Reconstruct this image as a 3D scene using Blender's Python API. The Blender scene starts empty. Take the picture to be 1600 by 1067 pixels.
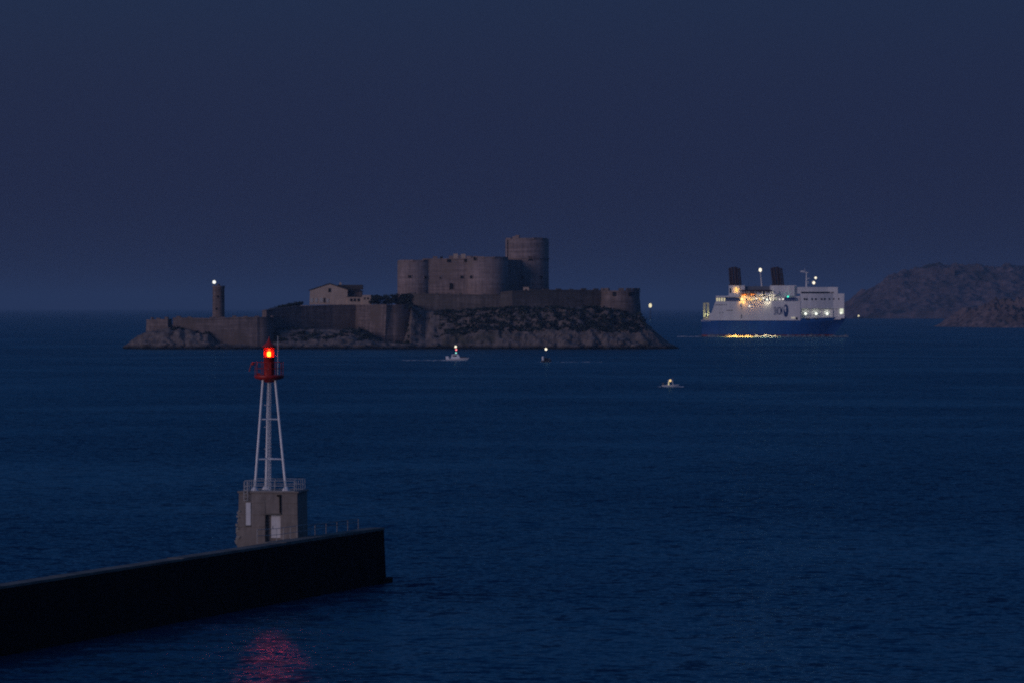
import bpy, bmesh, math, random
from mathutils import Vector, Matrix, noise
random.seed(7)
R = math.radians
S = bpy.context.scene
COL = S.collection

# ------------------------------------------------------------------ camera
F = 7200.0          # focal length in photograph pixels (1600 wide)
CH = 23.5           # eye height above the sea
cam = bpy.data.cameras.new('camera')
cam.lens = 162.0; cam.sensor_width = 36.0
cam.clip_start = 1.0; cam.clip_end = 200000.0
co = bpy.data.objects.new('camera', cam); COL.objects.link(co)
co.location = (0, 0, CH)
co.rotation_euler = (math.pi/2 - math.atan(53.0/F), 0, 0)
S.camera = co

# ------------------------------------------------------------------ dusk sky
SUN_AZ = Vector((-0.76, -0.65, 0)).normalized()     # dawn glow: behind the camera, to the left
w = bpy.data.worlds.new('World'); S.world = w; w.use_nodes = True
nt = w.node_tree; N = nt.nodes; L = nt.links
bg = N['Background']
tc = N.new('ShaderNodeTexCoord'); sx = N.new('ShaderNodeSeparateXYZ')
L.new(tc.outputs['Generated'], sx.inputs[0])
cr = N.new('ShaderNodeValToRGB'); cr.color_ramp.interpolation = 'B_SPLINE'
L.new(sx.outputs['Z'], cr.inputs[0])
els = cr.color_ramp.elements
stops = [(0.0, (0.0138, 0.0170, 0.0440)), (0.012, (0.0142, 0.0178, 0.0470)), (0.035, (0.0138, 0.0192, 0.0525)),
         (0.065, (0.0120, 0.0225, 0.0620)), (0.16, (0.0050, 0.0230, 0.0720)), (0.5, (0.0140, 0.0480, 0.1400)), (1.0, (0.0220, 0.0580, 0.1650))]
els[0].position, els[0].color = stops[0][0], (*stops[0][1], 1)
els[1].position, els[1].color = stops[-1][0], (*stops[-1][1], 1)
for p, c in stops[1:-1]:
    e = els.new(p); e.color = (*c, 1)
sk = N.new('ShaderNodeTexSky'); sk.sky_type = 'NISHITA'; sk.sun_disc = False
sk.sun_elevation = R(-2.0)
sk.sun_rotation = math.atan2(SUN_AZ.x, SUN_AZ.y)
ad = N.new('ShaderNodeVectorMath'); ad.operation = 'MULTIPLY_ADD'
L.new(sk.outputs[0], ad.inputs[0]); ad.inputs[1].default_value = (0.035, 0.09, 0.16)
L.new(cr.outputs[0], ad.inputs[2])
L.new(ad.outputs[0], bg.inputs['Color']); bg.inputs['Strength'].default_value = 1.0

sun = bpy.data.lights.new('sun', 'SUN'); sun.energy = 0.98; sun.angle = R(32); sun.color = (1.0, 0.79, 0.87)
so = bpy.data.objects.new('sun', sun); COL.objects.link(so)
so.rotation_euler = (-Vector((SUN_AZ.x, SUN_AZ.y, math.tan(R(9))))).to_track_quat('-Z', 'Y').to_euler()
so.location = (-200, -200, 200)

S.view_settings.view_transform = 'Standard'; S.view_settings.look = 'None'
S.view_settings.exposure = 0.0; S.view_settings.gamma = 1.0
S.view_settings.use_curve_mapping = False
S.render.engine = 'CYCLES'
S.cycles.use_denoising = False
S.cycles.max_bounces = 5; S.cycles.diffuse_bounces = 2; S.cycles.glossy_bounces = 2
S.cycles.sample_clamp_indirect = 0.12; S.cycles.sample_clamp_direct = 10.0; S.cycles.use_adaptive_sampling = False
S.cycles.pixel_filter_type = 'BLACKMAN_HARRIS'; S.cycles.filter_width = 2.0

# ------------------------------------------------------------------ helpers
def X(px, Y): return (px - 800.0) / F * Y
def Z(py, Y): return CH + (480.5 - py) / F * Y

def setp(o, label=None, cat=None, group=None, kind=None):
    if label: o['label'] = label
    if cat: o['category'] = cat
    if group: o['group'] = group
    if kind: o['kind'] = kind
    return o

def thing(name, loc, label, cat, rz=0, group=None):
    o = bpy.data.objects.new(name, None); COL.objects.link(o)
    o.location = loc; o.rotation_euler = (0, 0, rz); o.empty_display_size = 0.5
    return setp(o, label, cat, group)

def link(name, me, parent=None, loc=None, rot=None):
    o = bpy.data.objects.new(name, me); COL.objects.link(o)
    if parent: o.parent = parent
    if loc is not None: o.location = loc
    if rot is not None: o.rotation_euler = rot
    return o

class MB:
    def __init__(s): s.v = []; s.f = []; s.sm = []
    def add(s, vs, fs, smooth=False):
        b = len(s.v); s.v += [tuple(v) for v in vs]
        s.f += [tuple(i + b for i in f) for f in fs]; s.sm += [smooth] * len(fs)
        return s
    def box(s, x0, x1, y0, y1, z0, z1):
        return s.add([(x0,y0,z0),(x1,y0,z0),(x1,y1,z0),(x0,y1,z0),(x0,y0,z1),(x1,y0,z1),(x1,y1,z1),(x0,y1,z1)],
              [(3,2,1,0),(4,5,6,7),(0,1,5,4),(1,2,6,5),(2,3,7,6),(3,0,4,7)])
    def prism(s, pts, z0, z1, top=None, cap=True):
        """plan outline pts (counter clockwise); top = optional outline at z1; z0,z1 scalars or lists"""
        n = len(pts); top = top or pts
        za = z0 if isinstance(z0, (list, tuple)) else [z0]*n
        zb = z1 if isinstance(z1, (list, tuple)) else [z1]*n
        vs = [(p[0],p[1],za[i]) for i,p in enumerate(pts)] + [(p[0],p[1],zb[i]) for i,p in enumerate(top)]
        fs = [(i,(i+1)%n,n+(i+1)%n,n+i) for i in range(n)]
        if cap: fs += [tuple(range(n-1,-1,-1)), tuple(range(n,2*n))]
        return s.add(vs, fs)
    def tube(s, a, b, r, r2=None, n=8, cap=True):
        a = Vector(a); b = Vector(b); r2 = r if r2 is None else r2
        d = (b-a).normalized(); u = d.orthogonal().normalized(); v = d.cross(u)
        vs = []
        for p, q in ((a,r),(b,r2)):
            for i in range(n):
                t = 2*math.pi*i/n; vs.append(p + (u*math.cos(t)+v*math.sin(t))*q)
        s.add(vs, [(i,(i+1)%n,n+(i+1)%n,n+i) for i in range(n)], True)
        if cap: s.add(vs, [tuple(range(n-1,-1,-1)), tuple(range(n,2*n))])
        return s
    def lathe(s, prof, n=24, c=(0,0,0), cap=True, smooth=True, a0=0.0):
        vs = []
        for r, z in prof:
            for i in range(n):
                t = 2*math.pi*i/n + a0; vs.append((c[0]+r*math.cos(t), c[1]+r*math.sin(t), c[2]+z))
        fs = []
        for k in range(len(prof)-1):
            for i in range(n):
                fs.append((k*n+i, k*n+(i+1)%n, (k+1)*n+(i+1)%n, (k+1)*n+i))
        s.add(vs, fs, smooth)
        if cap:
            s.add(vs[:n], [tuple(range(n-1,-1,-1))]); s.add(vs[-n:], [tuple(range(n))])
        return s
    def ball(s, c, r, n=10, m=6, sq=1.0):
        prof = [(r*math.sin(math.pi*k/m), -r*sq*math.cos(math.pi*k/m)) for k in range(m+1)]
        prof[0] = (r*0.02, -r*sq); prof[-1] = (r*0.02, r*sq)
        return s.lathe(prof, n, c)
    def loft(s, secs, close_ends=True, smooth=True):
        m = len(secs[0]); vs = [p for q in secs for p in q]
        fs = []
        for k in range(len(secs)-1):
            for i in range(m-1):
                fs.append((k*m+i, (k+1)*m+i, (k+1)*m+i+1, k*m+i+1))
        s.add(vs, fs, smooth)
        if close_ends:
            s.add(secs[0], [tuple(range(m))]); s.add(secs[-1], [tuple(range(m-1,-1,-1))])
        return s
    def mesh(s, name, mat):
        me = bpy.data.meshes.new(name); me.from_pydata(s.v, [], s.f)
        me.polygons.foreach_set('use_smooth', s.sm)
        me.materials.append(mat); me.update()
        return me
    def build(s, name, mat, parent=None, loc=None, rot=None):
        me = s.mesh(name, mat)
        bm = bmesh.new(); bm.from_mesh(me)
        bmesh.ops.recalc_face_normals(bm, faces=bm.faces); bm.to_mesh(me); bm.free()
        return link(name, me, parent, loc, rot)

# ------------------------------------------------------------------ materials
def mat(name, col, rough=0.7, metal=0.0, var=0.25, scale=1.0, scale2=None, bump=0.0, spec=0.4, streak=0.0, strata=0.0, col2=None, dirt=None, dirt_amt=0.45):
    m = bpy.data.materials.new(name); m.use_nodes = True
    n = m.node_tree.nodes; l = m.node_tree.links; b = n['Principled BSDF']
    b.inputs['Roughness'].default_value = rough; b.inputs['Metallic'].default_value = metal
    b.inputs['Specular IOR Level'].default_value = spec
    t = n.new('ShaderNodeTexCoord')
    nz = n.new('ShaderNodeTexNoise'); nz.inputs['Scale'].default_value = scale; nz.inputs['Detail'].default_value = 6; nz.inputs['Roughness'].default_value = 0.62
    l.new(t.outputs['Object'], nz.inputs['Vector'])
    r = n.new('ShaderNodeValToRGB'); l.new(nz.outputs['Fac'], r.inputs[0])
    c2 = col2 or tuple(c*(1-var) for c in col); c1 = tuple(min(1, c*(1+var)) for c in col)
    r.color_ramp.elements[0].position = 0.32; r.color_ramp.elements[0].color = (*c2, 1)
    r.color_ramp.elements[1].position = 0.68; r.color_ramp.elements[1].color = (*c1, 1)
    out = r.outputs[0]
    if streak > 0:   # rain stains running down
        mp = n.new('ShaderNodeMapping'); mp.inputs['Scale'].default_value = (scale*2.2, scale*2.2, scale*0.14)
        l.new(t.outputs['Object'], mp.inputs[0])
        n2 = n.new('ShaderNodeTexNoise'); n2.inputs['Scale'].default_value = 1.0; n2.inputs['Detail'].default_value = 4
        l.new(mp.outputs[0], n2.inputs['Vector'])
        r2 = n.new('ShaderNodeValToRGB'); l.new(n2.outputs['Fac'], r2.inputs[0])
        r2.color_ramp.elements[0].position = 0.38; r2.color_ramp.elements[0].color = (1-streak,)*3 + (1,)
        r2.color_ramp.elements[1].position = 0.6; r2.color_ramp.elements[1].color = (1, 1, 1, 1)
        mx = n.new('ShaderNodeMix'); mx.data_type = 'RGBA'; mx.blend_type = 'MULTIPLY'; mx.inputs[0].default_value = 1
        l.new(out, mx.inputs[6]); l.new(r2.outputs[0], mx.inputs[7]); out = mx.outputs[2]
    if strata > 0:   # courses / beds running level
        mp = n.new('ShaderNodeMapping'); mp.inputs['Scale'].default_value = (0.05, 0.05, 0.9)
        l.new(t.outputs['Object'], mp.inputs[0])
        n2 = n.new('ShaderNodeTexNoise'); n2.inputs['Scale'].default_value = 1.0; n2.inputs['Detail'].default_value = 3; n2.inputs['Distortion'].default_value = 0.3
        l.new(mp.outputs[0], n2.inputs['Vector'])
        r2 = n.new('ShaderNodeMapRange'); r2.inputs[1].default_value = 0.35; r2.inputs[2].default_value = 0.65; r2.inputs[3].default_value = 1-strata; r2.inputs[4].default_value = 1+strata*0.6
        l.new(n2.outputs['Fac'], r2.inputs[0])
        sv = n.new('ShaderNodeVectorMath'); sv.operation = 'SCALE'; l.new(out, sv.inputs[0]); l.new(r2.outputs[0], sv.inputs['Scale']); out = sv.outputs[0]
    if dirt:
        n3 = n.new('ShaderNodeTexNoise'); n3.inputs['Scale'].default_value = scale2 or scale*0.3; n3.inputs['Detail'].default_value = 5
        l.new(t.outputs['Object'], n3.inputs['Vector'])
        r3 = n.new('ShaderNodeValToRGB'); l.new(n3.outputs['Fac'], r3.inputs[0])
        r3.color_ramp.elements[0].position = 1-dirt_amt-0.07; r3.color_ramp.elements[0].color = (0,0,0,1)
        r3.color_ramp.elements[1].position = 1-dirt_amt+0.07; r3.color_ramp.elements[1].color = (1,1,1,1)
        mx = n.new('ShaderNodeMix'); mx.data_type = 'RGBA'
        l.new(r3.outputs[0], mx.inputs[0]); l.new(out, mx.inputs[6]); mx.inputs[7].default_value = (*dirt, 1); out = mx.outputs[2]
    l.new(out, b.inputs['Base Color'])
    if bump > 0:
        bp = n.new('ShaderNodeBump'); bp.inputs['Distance'].default_value = bump; bp.inputs['Strength'].default_value = 0.8
        l.new(nz.outputs['Fac'], bp.inputs['Height']); l.new(bp.outputs[0], b.inputs['Normal'])
    return m

def glow(name, col, strength, sample=False):
    m = bpy.data.materials.new(name); m.use_nodes = True
    n = m.node_tree.nodes; l = m.node_tree.links; n.remove(n['Principled BSDF'])
    e = n.new('ShaderNodeEmission'); e.inputs[0].default_value = (*col, 1); e.inputs[1].default_value = strength
    l.new(e.outputs[0], n['Material Output'].inputs[0])
    if not sample: m.cycles.emission_sampling = 'NONE'
    return m

M = {}
M['concrete'] = mat('weathered_concrete', (0.225, 0.198, 0.185), 0.85, var=0.18, scale=1.3, bump=0.03, streak=0.2, dirt=(0.17, 0.15, 0.14), dirt_amt=0.38)
M['quay'] = mat('quay_top', (0.15, 0.14, 0.125), 0.85, var=0.3, scale=0.9, bump=0.02, dirt=(0.09,0.085,0.08))
M['wet_wall'] = mat('wet_weedy_wall', (0.011, 0.010, 0.010), 0.7, var=0.4, scale=0.5, bump=0.05, spec=0.03, streak=0.4)
M['rubble'] = mat('rubble', (0.26, 0.25, 0.23), 0.9, var=0.4, scale=2.5, bump=0.08)
M['white_paint'] = mat('white_paint', (0.78, 0.78, 0.80), 0.45, var=0.06, scale=2.0, streak=0.08)
M['door_paint'] = mat('door_paint', (0.62, 0.63, 0.66), 0.5, var=0.08, scale=2.0, streak=0.12)
M['galv'] = mat('galvanised_rail', (0.42, 0.43, 0.44), 0.5, metal=0.0, var=0.1, scale=3.0)
M['galv_old'] = mat('weathered_rail', (0.20, 0.20, 0.20), 0.6, var=0.15, scale=2.0)
M['red_paint'] = mat('red_paint', (0.36, 0.020, 0.018), 0.45, var=0.15, scale=2.0, streak=0.15)
M['dark'] = mat('dark_opening', (0.010, 0.009, 0.010), 0.9, var=0.3, scale=1.0)
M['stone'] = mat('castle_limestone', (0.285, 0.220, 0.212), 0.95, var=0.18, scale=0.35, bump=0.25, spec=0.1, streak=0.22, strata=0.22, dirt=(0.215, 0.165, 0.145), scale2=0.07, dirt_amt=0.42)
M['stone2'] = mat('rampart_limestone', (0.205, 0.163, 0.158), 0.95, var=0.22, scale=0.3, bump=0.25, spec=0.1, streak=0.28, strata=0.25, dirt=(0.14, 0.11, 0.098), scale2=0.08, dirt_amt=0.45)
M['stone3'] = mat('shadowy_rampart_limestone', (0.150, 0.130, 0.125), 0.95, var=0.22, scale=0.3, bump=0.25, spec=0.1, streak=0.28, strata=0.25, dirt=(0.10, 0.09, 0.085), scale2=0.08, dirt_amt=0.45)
M['plaster'] = mat('pale_plaster', (0.48, 0.38, 0.32), 0.9, var=0.12, scale=0.3, streak=0.12, spec=0.1)
M['tile_roof'] = mat('dark_roof', (0.05, 0.045, 0.045), 0.9, var=0.3, scale=0.6)
M['shutter'] = mat('pale_shutter', (0.42, 0.42, 0.42), 0.7, var=0.1, scale=0.8)
M['leaf'] = mat('scrub_leaf', (0.045, 0.055, 0.044), 0.8, var=0.45, scale=0.3, spec=0.15)
M['ship_white'] = mat('ship_white', (0.80, 0.78, 0.78), 0.4, var=0.05, scale=0.15, streak=0.10)
M['ship_blue'] = mat('ship_blue', (0.012, 0.085, 0.30), 0.4, var=0.10, scale=0.12, streak=0.12)
M['ship_red'] = mat('ship_boot_red', (0.20, 0.035, 0.025), 0.5, var=0.2, scale=0.3)
M['ship_dark'] = mat('ship_black', (0.010, 0.010, 0.012), 0.6, var=0.2, scale=0.3)
M['funnel'] = mat('funnel_dark_red', (0.030, 0.010, 0.011), 0.6, var=0.3, scale=0.3)
M['ship_navy'] = mat('logo_navy', (0.015, 0.045, 0.16), 0.5, var=0.05)
M['deck'] = mat('ship_deck', (0.10, 0.12, 0.11), 0.7, var=0.2, scale=0.4)
M['orange'] = mat('lifeboat_orange', (0.55, 0.22, 0.06), 0.5, var=0.08)
M['awning'] = mat('awning_maroon', (0.035, 0.010, 0.012), 0.8, var=0.2)
M['cream'] = mat('ramp_cream', (0.62, 0.58, 0.36), 0.6, var=0.1, scale=0.3)
M['glass'] = mat('dark_glass', (0.012, 0.016, 0.022), 0.15, var=0.1, spec=0.5)
M['boat_white'] = mat('boat_white', (0.75, 0.76, 0.80), 0.4, var=0.05)
M['boat_grey'] = mat('boat_grey', (0.10, 0.10, 0.12), 0.5, var=0.1)
M['boat_dark'] = mat('boat_dark', (0.02, 0.025, 0.04), 0.5, var=0.1)

# foam: broken patches of froth with holes through to the water
def foam_mat(name, amount, col=(0.55, 0.56, 0.58), sc=(0.35, 0.9, 1)):
    m = bpy.data.materials.new(name); m.use_nodes = True
    n = m.node_tree.nodes; l = m.node_tree.links; b = n['Principled BSDF']
    b.inputs['Base Color'].default_value = (*col, 1); b.inputs['Roughness'].default_value = 0.8
    b.inputs['Specular IOR Level'].default_value = 0.1
    t = n.new('ShaderNodeTexCoord'); mp = n.new('ShaderNodeMapping'); mp.inputs['Scale'].default_value = sc
    l.new(t.outputs['Object'], mp.inputs[0])
    nz = n.new('ShaderNodeTexNoise'); nz.inputs['Scale'].default_value = 1; nz.inputs['Detail'].default_value = 5; nz.inputs['Roughness'].default_value = 0.7
    l.new(mp.outputs[0], nz.inputs['Vector'])
    r = n.new('ShaderNodeMapRange'); r.inputs[1].default_value = 0.62-amount*0.3; r.inputs[2].default_value = 0.74-amount*0.3
    l.new(nz.outputs['Fac'], r.inputs[0]); l.new(r.outputs[0], b.inputs['Alpha'])
    return m
M['foam'] = foam_mat('foam', 0.75)
M['foam_ferry'] = foam_mat('ferry_foam', 0.75, (0.26, 0.27, 0.29))
M['foam_thin'] = foam_mat('thin_foam', 0.45)

M['red_optic'] = glow('red_lamp', (1.0, 0.15, 0.02), 50.0, True)
M['lamp_white'] = glow('white_lamp', (1.0, 0.93, 0.80), 1.6)
M['lamp_cool'] = glow('cool_lamp', (0.95, 1.0, 0.86), 1.6)
M['lamp_sodium'] = glow('sodium_lamp', (1.0, 0.60, 0.16), 1.7)
M['lamp_sodium_big'] = glow('sodium_floodlight', (1.0, 0.72, 0.25), 2.2)
M['lamp_mast'] = glow('mast_lamp', (1.0, 0.90, 0.70), 1.5)
M['lamp_far'] = glow('far_lamp', (1.0, 0.88, 0.55), 1.3)
M['lamp_green'] = glow('green_lamp', (0.05, 0.9, 0.6), 2.0)
M['lamp_mint'] = glow('mint_lamp', (0.35, 0.95, 0.85), 1.2)
M['lamp_redsmall'] = glow('red_mast_lamp', (1.0, 0.20, 0.22), 1.8)
M['window_lit'] = glow('lit_window', (1.0, 0.88, 0.50), 0.75)
M['window_cool'] = glow('lit_window_cool', (0.9, 0.95, 0.70), 0.55)

# red lantern glass
m = bpy.data.materials.new('red_lantern_glass'); m.use_nodes = True
n = m.node_tree.nodes; l = m.node_tree.links; n.remove(n['Principled BSDF'])
tr = n.new('ShaderNodeBsdfTransparent'); tr.inputs[0].default_value = (1, 0.42, 0.30, 1)
em = n.new('ShaderNodeBsdfTranslucent'); em.inputs[0].default_value = (0.9, 0.05, 0.04, 1)
mx = n.new('ShaderNodeMixShader'); mx.inputs[0].default_value = 0.14
l.new(tr.outputs[0], mx.inputs[1]); l.new(em.outputs[0], mx.inputs[2]); l.new(mx.outputs[0], n['Material Output'].inputs[0])
M['red_glass'] = m

# ------------------------------------------------------------------ sea
def sea_material():
    m = bpy.data.materials.new('sea_water'); m.use_nodes = True
    n = m.node_tree.nodes; l = m.node_tree.links; b = n['Principled BSDF']
    b.inputs['Base Color'].default_value = (0.0002, 0.036, 0.090, 1)
    n.remove(b); b = n.new('ShaderNodeBsdfDiffuse'); b.inputs['Color'].default_value = (0.0006, 0.033, 0.083, 1)
    gl = n.new('ShaderNodeBsdfGlossy'); gl.inputs['Color'].default_value = (0.40, 0.80, 0.95, 1); gl.inputs['Roughness'].default_value = 0.20
    fr = n.new('ShaderNodeFresnel'); fr.inputs['IOR'].default_value = 1.333
    fm = n.new('ShaderNodeMath'); fm.operation = 'MULTIPLY'; fm.inputs[1].default_value = 0.85; l.new(fr.outputs[0], fm.inputs[0])
    mxs = n.new('ShaderNodeMixShader'); l.new(fm.outputs[0], mxs.inputs[0]); l.new(b.outputs[0], mxs.inputs[1]); l.new(gl.outputs[0], mxs.inputs[2]); l.new(mxs.outputs[0], n['Material Output'].inputs[0])
    g = n.new('ShaderNodeNewGeometry')
    total = None
    def vm(op, a, bb):
        k = n.new('ShaderNodeVectorMath'); k.operation = op
        for i, q in enumerate((a, bb)):
            if isinstance(q, tuple): k.inputs[i].default_value = q
            else: l.new(q, k.inputs[i])
        return k.outputs[0]
    rot = n.new('ShaderNodeMapping'); rot.inputs['Rotation'].default_value = (0, 0, R(12)); l.new(g.outputs['Position'], rot.inputs[0])
    #   wavelengths across / along the crests, slope amplitude
    for (sx_, sy_, amp, det) in ((1.5, 1.5, 1.5, 2), (0.40, 0.46, 1.9, 2), (0.10, 0.13, 1.25, 2), (0.008, 0.020, 0.35, 3)):
        mp = n.new('ShaderNodeMapping'); mp.inputs['Scale'].default_value = (sx_, sy_, 1); mp.inputs['Location'].default_value = (sx_*31, sy_*17, 0)
        l.new(rot.outputs[0], mp.inputs[0])
        nz = n.new('ShaderNodeTexNoise'); nz.noise_dimensions = '2D'; nz.inputs['Scale'].default_value = 1; nz.inputs['Detail'].default_value = det
        nz.inputs['Roughness'].default_value = 0.6
        l.new(mp.outputs[0], nz.inputs['Vector'])
        s1 = vm('SUBTRACT', nz.outputs['Color'], (0.5, 0.5, 0.5))
        s2 = vm('MULTIPLY', s1, (amp*0.7, amp, 0.0))
        total = s2 if total is None else vm('ADD', total, s2)
    # wind patches calm or roughen the surface
    mp = n.new('ShaderNodeMapping'); mp.inputs['Scale'].default_value = (0.009, 0.011, 1); l.new(g.outputs['Position'], mp.inputs[0])
    nz = n.new('ShaderNodeTexNoise'); nz.noise_dimensions = '2D'; nz.inputs['Scale'].default_value = 1; nz.inputs['Detail'].default_value = 5
    l.new(mp.outputs[0], nz.inputs['Vector'])
    mr = n.new('ShaderNodeMapRange'); mr.inputs[1].default_value = 0.35; mr.inputs[2].default_value = 0.65; mr.inputs[3].default_value = 0.62; mr.inputs[4].default_value = 1.4
    l.new(nz.outputs['Fac'], mr.inputs[0])
    sc = n.new('ShaderNodeVectorMath'); sc.operation = 'SCALE'; l.new(total, sc.inputs[0]); l.new(mr.outputs[0], sc.inputs['Scale'])
    nn = vm('ADD', sc.outputs[0], (0, 0, 1))
    no = n.new('ShaderNodeVectorMath'); no.operation = 'NORMALIZE'; l.new(nn, no.inputs[0])
    for q in (gl, fr): l.new(no.outputs[0], q.inputs['Normal'])
    return m
M['sea'] = sea_material()
ys = [-3000, -1000, 0] + [i*150 for i in range(1, 80)] + [14000, 18000, 24000, 32000, 45000, 70000]; xs = [-60000, -30000, -14000, -7000, -3500] + [i*150 for i in range(-16, 17)] + [3500, 7000, 14000, 30000, 60000]
vs = [(x, y, 0) for y in ys for x in xs]; k = len(xs)
fs = [(j*k+i, j*k+i+1, (j+1)*k+i+1, (j+1)*k+i) for j in range(len(ys)-1) for i in range(k-1)]
sea = MB().add(vs, fs).build('water', M['sea']); setp(sea, kind='structure')

# ------------------------------------------------------------------ island terrain
def sst(a, b, x):
    t = max(0.0, min(1.0, (x-a)/(b-a))); return t*t*(3-2*t)
def lerp_table(T, s):
    if s <= T[0][0]: return T[0][1:]
    for a, b in zip(T, T[1:]):
        if s <= b[0]:
            t = (s-a[0])/(b[0]-a[0]); return tuple(p+(q-p)*t for p, q in zip(a[1:], b[1:]))
    return T[-1][1:]
#   px, shelf height, plateau height, shore setback
IT = [(172,-6,-6,40),(190,0.2,0.5,26),(200,3.0,3.5,14),(212,6.5,6.5,8),(228,9,9.5,5),(250,11,11.5,2),(272,11.5,15,0),(325,8.5,15.5,0),(345,3.5,15.5,2),(415,2.0,15,4),
      (430,4,19,6),(470,5.5,25.2,6),(540,6.0,25.8,3),(580,4,25.8,2),(640,2.6,25.5,6),(665,4,22,14),(700,8,22,10),(760,10.5,23,5),(830,11.5,24,2),
      (900,11,24,0),(950,10.5,23,2),(1000,10,19,4),(1018,8,12,6),(1035,4.5,7,8),(1050,2.2,2.4,12),(1062,0.4,0.6,20),(1078,-6,-6,34)]
WY = [(416, 2641), (430, 2646), (470, 2658), (520, 2669), (556, 2675), (580, 2656), (604, 2639), (640, 2650)]
def ht(x, y):
    s = 800 + x/2630.0*F
    sh, pl, sb = lerp_table(IT, s)
    sh *= 0.965; pl *= 0.965
    y0 = 2608 + sb + 2.5*noise.noise(Vector((x*0.05, 3.1, 0))) + 1.5*noise.noise(Vector((x*0.21, 9.1, 0)))
    v = y - y0
    h = -2.5 + (sh+2.5)*(0.55*sst(-1, 4.5, v)+0.45*sst(4, 11, v)) + (pl-sh)*(sst(20, 36, v) if s < 640 else sst(12, 30, v))
    am = sst(-2, 5, v)*(1-0.75*sst(22, 34, v))*min(1.0, max(0.15, sh/7.0))*(0.7 if s < 650 else 1)
    p = Vector((x*0.09, y*0.12, 0.3))
    r = noise.ridged_multi_fractal(p, 0.9, 2.1, 5, 1.0, 2.0)
    h0_ = h
    if 424 < s < 640:     # rocky slope up to the foot of the curved rampart, ground level behind it
        wy = lerp_table(WY, s)[0]
        h = -2.5 + (sh+2.5)*(0.55*sst(-1, 4.5, v)+0.45*sst(4, 11, v)) + (10.5-sh)*sst(10, 26, v)*(1-sst(560, 600, s)) + (pl-10.5)*sst(wy+1.5, wy+6, y)
        k1 = sst(424, 432, s)*(1-sst(628, 640, s)); h = h0_ + (h-h0_)*k1
    h += am*((r-1.1)*2.1 + 1.6*noise.noise(Vector((x*0.33, y*0.4, 5))))
    h -= (h+6)*sst(118, 140, v)
    return h
xs = [-262 + 0.9*i for i in range(int(372/0.9))]
ys = [2600 + 0.75*j for j in range(54)] + [2641 + 3.2*j for j in range(40)]
vs = []
for y in ys:
    for x in xs:
        z = ht(x, y)
        dx = 0.8*noise.noise(Vector((x*0.3, y*0.3, z*0.3))); dy = 1.4*noise.noise(Vector((x*0.25, y*0.25+7, z*0.5)))
        vs.append((x+dx, y+dy, z))
k = len(xs)
fs = [(j*k+i, j*k+i+1, (j+1)*k+i+1, (j+1)*k+i) for j in range(len(ys)-1) for i in range(k-1)]
def rock_mat(name, c_rock, c_dark, c_veg, veg):
    m = mat(name, c_rock, 0.95, var=0.3, scale=0.35, bump=0.5, spec=0.08, col2=c_dark, dirt=c_veg, scale2=0.06, dirt_amt=veg)
    return m
def wet_band(m, z0, z1, dark=(0.012, 0.013, 0.012)):
    """splash zone: black weed between the sea and z1"""
    n = m.node_tree.nodes; l = m.node_tree.links; b = n['Principled BSDF']
    src = b.inputs['Base Color'].links[0].from_socket
    g = n.new('ShaderNodeNewGeometry'); s = n.new('ShaderNodeSeparateXYZ'); l.new(g.outputs['Position'], s.inputs[0])
    nz = n.new('ShaderNodeTexNoise'); nz.inputs['Scale'].default_value = 0.12; l.new(g.outputs['Position'], nz.inputs['Vector'])
    ma = n.new('ShaderNodeMath'); ma.operation = 'MULTIPLY_ADD'; l.new(nz.outputs['Fac'], ma.inputs[0]); ma.inputs[1].default_value = -2.5; l.new(s.outputs['Z'], ma.inputs[2])
    mr = n.new('ShaderNodeMapRange'); mr.inputs[1].default_value = z0-1.25; mr.inputs[2].default_value = z1-1.25; l.new(ma.outputs[0], mr.inputs[0])
    mx = n.new('ShaderNodeMix'); mx.data_type = 'RGBA'; l.new(mr.outputs[0], mx.inputs[0]); mx.inputs[6].default_value = (*dark, 1); l.new(src, mx.inputs[7])
    l.new(mx.outputs[2], b.inputs['Base Color'])
M['rock'] = rock_mat('limestone_rock', (0.165, 0.138, 0.132), (0.095, 0.082, 0.079), (0.075, 0.072, 0.060), 0.36)
wet_band(M['rock'], 0.6, 2.6)
isl = MB().add(vs, fs).build('island_terrain', M['rock']); setp(isl, kind='structure')

# fallen boulders along the foot of the cliffs
def boulder_mesh(seed, mt):
    bm = bmesh.new(); bmesh.ops.create_icosphere(bm, subdivisions=2, radius=1)
    for v in bm.verts:
        v.co *= 1 + 0.45*noise.noise(v.co*1.3 + Vector((seed*7.1, 0, 0)))
        v.co.z *= 0.75
    me = bpy.data.meshes.new('boulder'); bm.to_mesh(me); bm.free(); me.materials.append(mt); return me
BM = [boulder_mesh(i, M['rock']) for i in range(5)]
mb = MB()
for i in range(150):
    s = random.uniform(196, 1056); x = X(s, 2618); sh, pl, sb = lerp_table(IT, s)
    y = 2609 + sb + random.uniform(-3, 5); r = random.uniform(0.8, 2.6)
    me = BM[i % 5]; a = random.uniform(0, 6.28); ca, sa = math.cos(a), math.sin(a); z = max(-0.4, ht(x, y)*0.6)
    mb.add([(x + r*(v.co.x*ca - v.co.y*sa)*1.3, y + r*(v.co.x*sa + v.co.y*ca), z + r*v.co.z) for v in me.vertices], [tuple(p.vertices) for p in me.polygons])
setp(mb.build('boulders', M['rock']), kind='stuff')['label'] = 'rough boulders fallen along the foot of the fortress island'

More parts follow.
